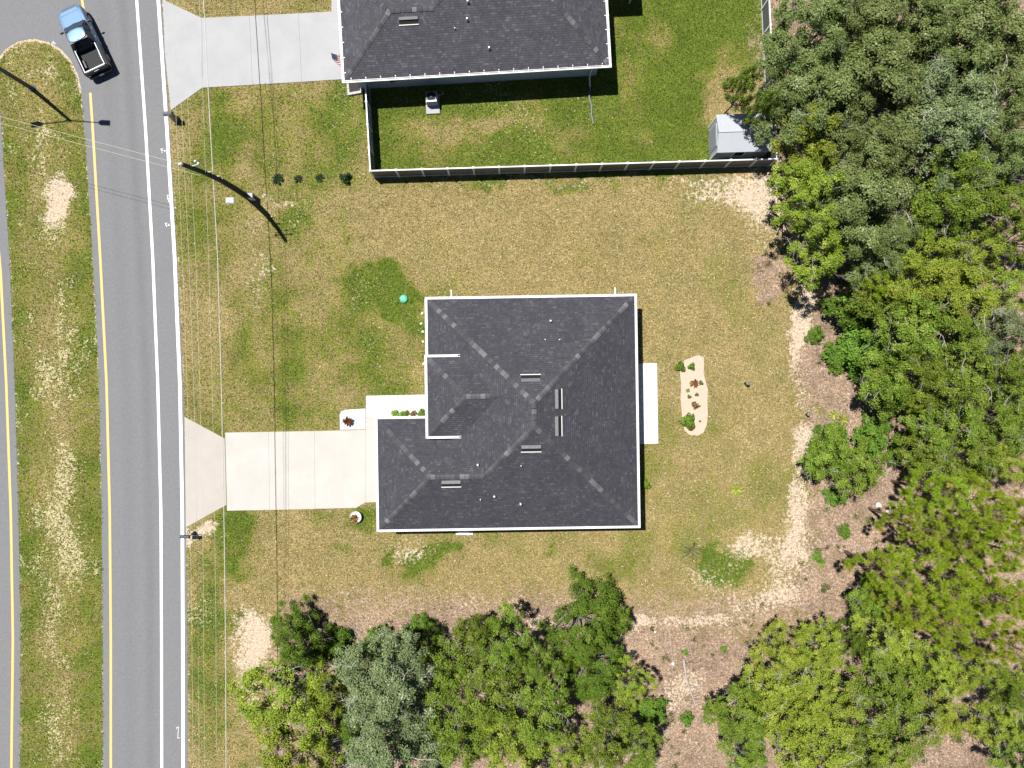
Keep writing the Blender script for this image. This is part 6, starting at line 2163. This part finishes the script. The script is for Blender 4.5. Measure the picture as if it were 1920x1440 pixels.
def blade_mat(name, stops, tr=0.25):
    t = NT(name)
    t.l(t.ramp(t.attr('tone'), stops), t.b.inputs['Base Color'])
    t.b.inputs['Roughness'].default_value = 0.8
    t.b.inputs['Specular IOR Level'].default_value = 0.2
    return t.m


M['blade'] = blade_mat('grass_blade', [(0.0, (0.032, 0.058, 0.005)), (0.25, (0.085, 0.128, 0.012)), (0.42, (0.150, 0.165, 0.028)), (0.58, (0.205, 0.162, 0.058)), (0.80, (0.30, 0.24, 0.10)), (1.0, (0.52, 0.45, 0.27))])
M['litter'] = blade_mat('dead_leaf', [(0.0, (0.06, 0.035, 0.022)), (0.4, (0.16, 0.10, 0.065)), (0.75, (0.30, 0.21, 0.15)), (1.0, (0.50, 0.41, 0.32))])

x, y, r = scatter(300000, 71, -30, 1620, -20, 1460)
g_, s_, l_, f_ = cover(x, y)
keep = (r.uniform(size=len(x)) > np.clip(s_ * 1.6 - 0.25, 0, 0.96)) & (r.uniform(size=len(x)) > l_ * 0.94)
x, y, g_, f_ = x[keep], y[keep], g_[keep], f_[keep]
n = len(x)
P = np.stack([(x - 960) / S, (720 - y) / S, np.full(n, 0.004)], 1)
a = r.uniform(0, 6.283, n)
tl_ = r.uniform(0.45, 1.35, n)
d = np.stack([np.cos(a) * np.sin(tl_), np.sin(a) * np.sin(tl_), np.cos(tl_)], 1)
L = r.uniform(0.08, 0.20, n)[:, None]
sd_ = np.stack([-np.sin(a), np.cos(a), np.zeros(n)], 1) * r.uniform(0.014, 0.036, n)[:, None]
V = np.stack([P - sd_, P + sd_, P + d * L], 1).reshape(-1, 3)
dryness = 0.66 - 0.50 * g_
tone = np.clip(dryness + r.normal(0, 0.20, n) + (r.uniform(size=n) < f_ * 0.45) * r.uniform(0.15, 0.5, n), 0, 1)
me = np_mesh('lawn_grass', V, np.arange(n * 3).reshape(n, 3), M['blade'], {'tone': ('FLOAT', 'FACE', tone)})
tag(inst('lawn_grass', me), 'mown grass, green and straw coloured, over lots and median', 'grass', kind='stuff')

x, y, r = scatter(150000, 72, 430, 1960, -30, 1470)
g_, s_, l_, f_ = cover(x, y)
keep = r.uniform(size=len(x)) < l_ * 0.75
x, y = x[keep], y[keep]
n = len(x)
P = np.stack([(x - 960) / S, (720 - y) / S, r.uniform(0.008, 0.03, n)], 1)
N = norm(np.stack([r.normal(0, 0.35, n), r.normal(0, 0.35, n), np.ones(n)], 1))
v, f = leaf_quads(P, N, r.uniform(0.05, 0.15, n), 0.5, r)
me = np_mesh('leaf_litter', v, f, M['litter'], {'tone': ('FLOAT', 'FACE', np.clip(r.normal(0.5, 0.24, n), 0, 1))})
tag(inst('leaf_litter', me), 'fallen brown leaves covering the wood floor', 'leaf litter', kind='stuff')

# weeds and seedlings under and between the trees
x, y, r = scatter(2600, 73, 440, 1990, -40, 1480)
g_, s_, l_, f_ = cover(x, y)
nz = fbm(x, y, 60, 77, 3)
keep = (l_ > 0.6) & (nz > 0.50)
x, y = x[keep][:900], y[keep][:900]
m = len(x)
k = 34
ci = np.repeat(np.arange(m), k)
sz = r.uniform(0.10, 0.36, m)
d = norm(r.normal(size=(m * k, 3))); d[:, 2] = np.abs(d[:, 2]) * 0.8
P = np.stack([(x[ci] - 960) / S, (720 - y[ci]) / S, np.full(m * k, 0.03)], 1) + d * (sz[ci] * r.uniform(0.2, 1, m * k))[:, None]
N = norm(d * 0.5 + np.array([0, 0, 0.8]) + r.normal(scale=0.4, size=(m * k, 3)))
v, f = leaf_quads(P, N, r.uniform(0.07, 0.15, m * k), 0.5, r)
tone = np.clip(r.normal(0.45, 0.16, m)[ci] + r.normal(0, 0.15, m * k), 0, 1)
me = np_mesh('undergrowth', v, f, M['leaf_olive'], {'tone': ('FLOAT', 'FACE', tone)})
tag(inst('undergrowth', me), 'low weeds and seedlings on the wood floor', 'undergrowth', kind='stuff')
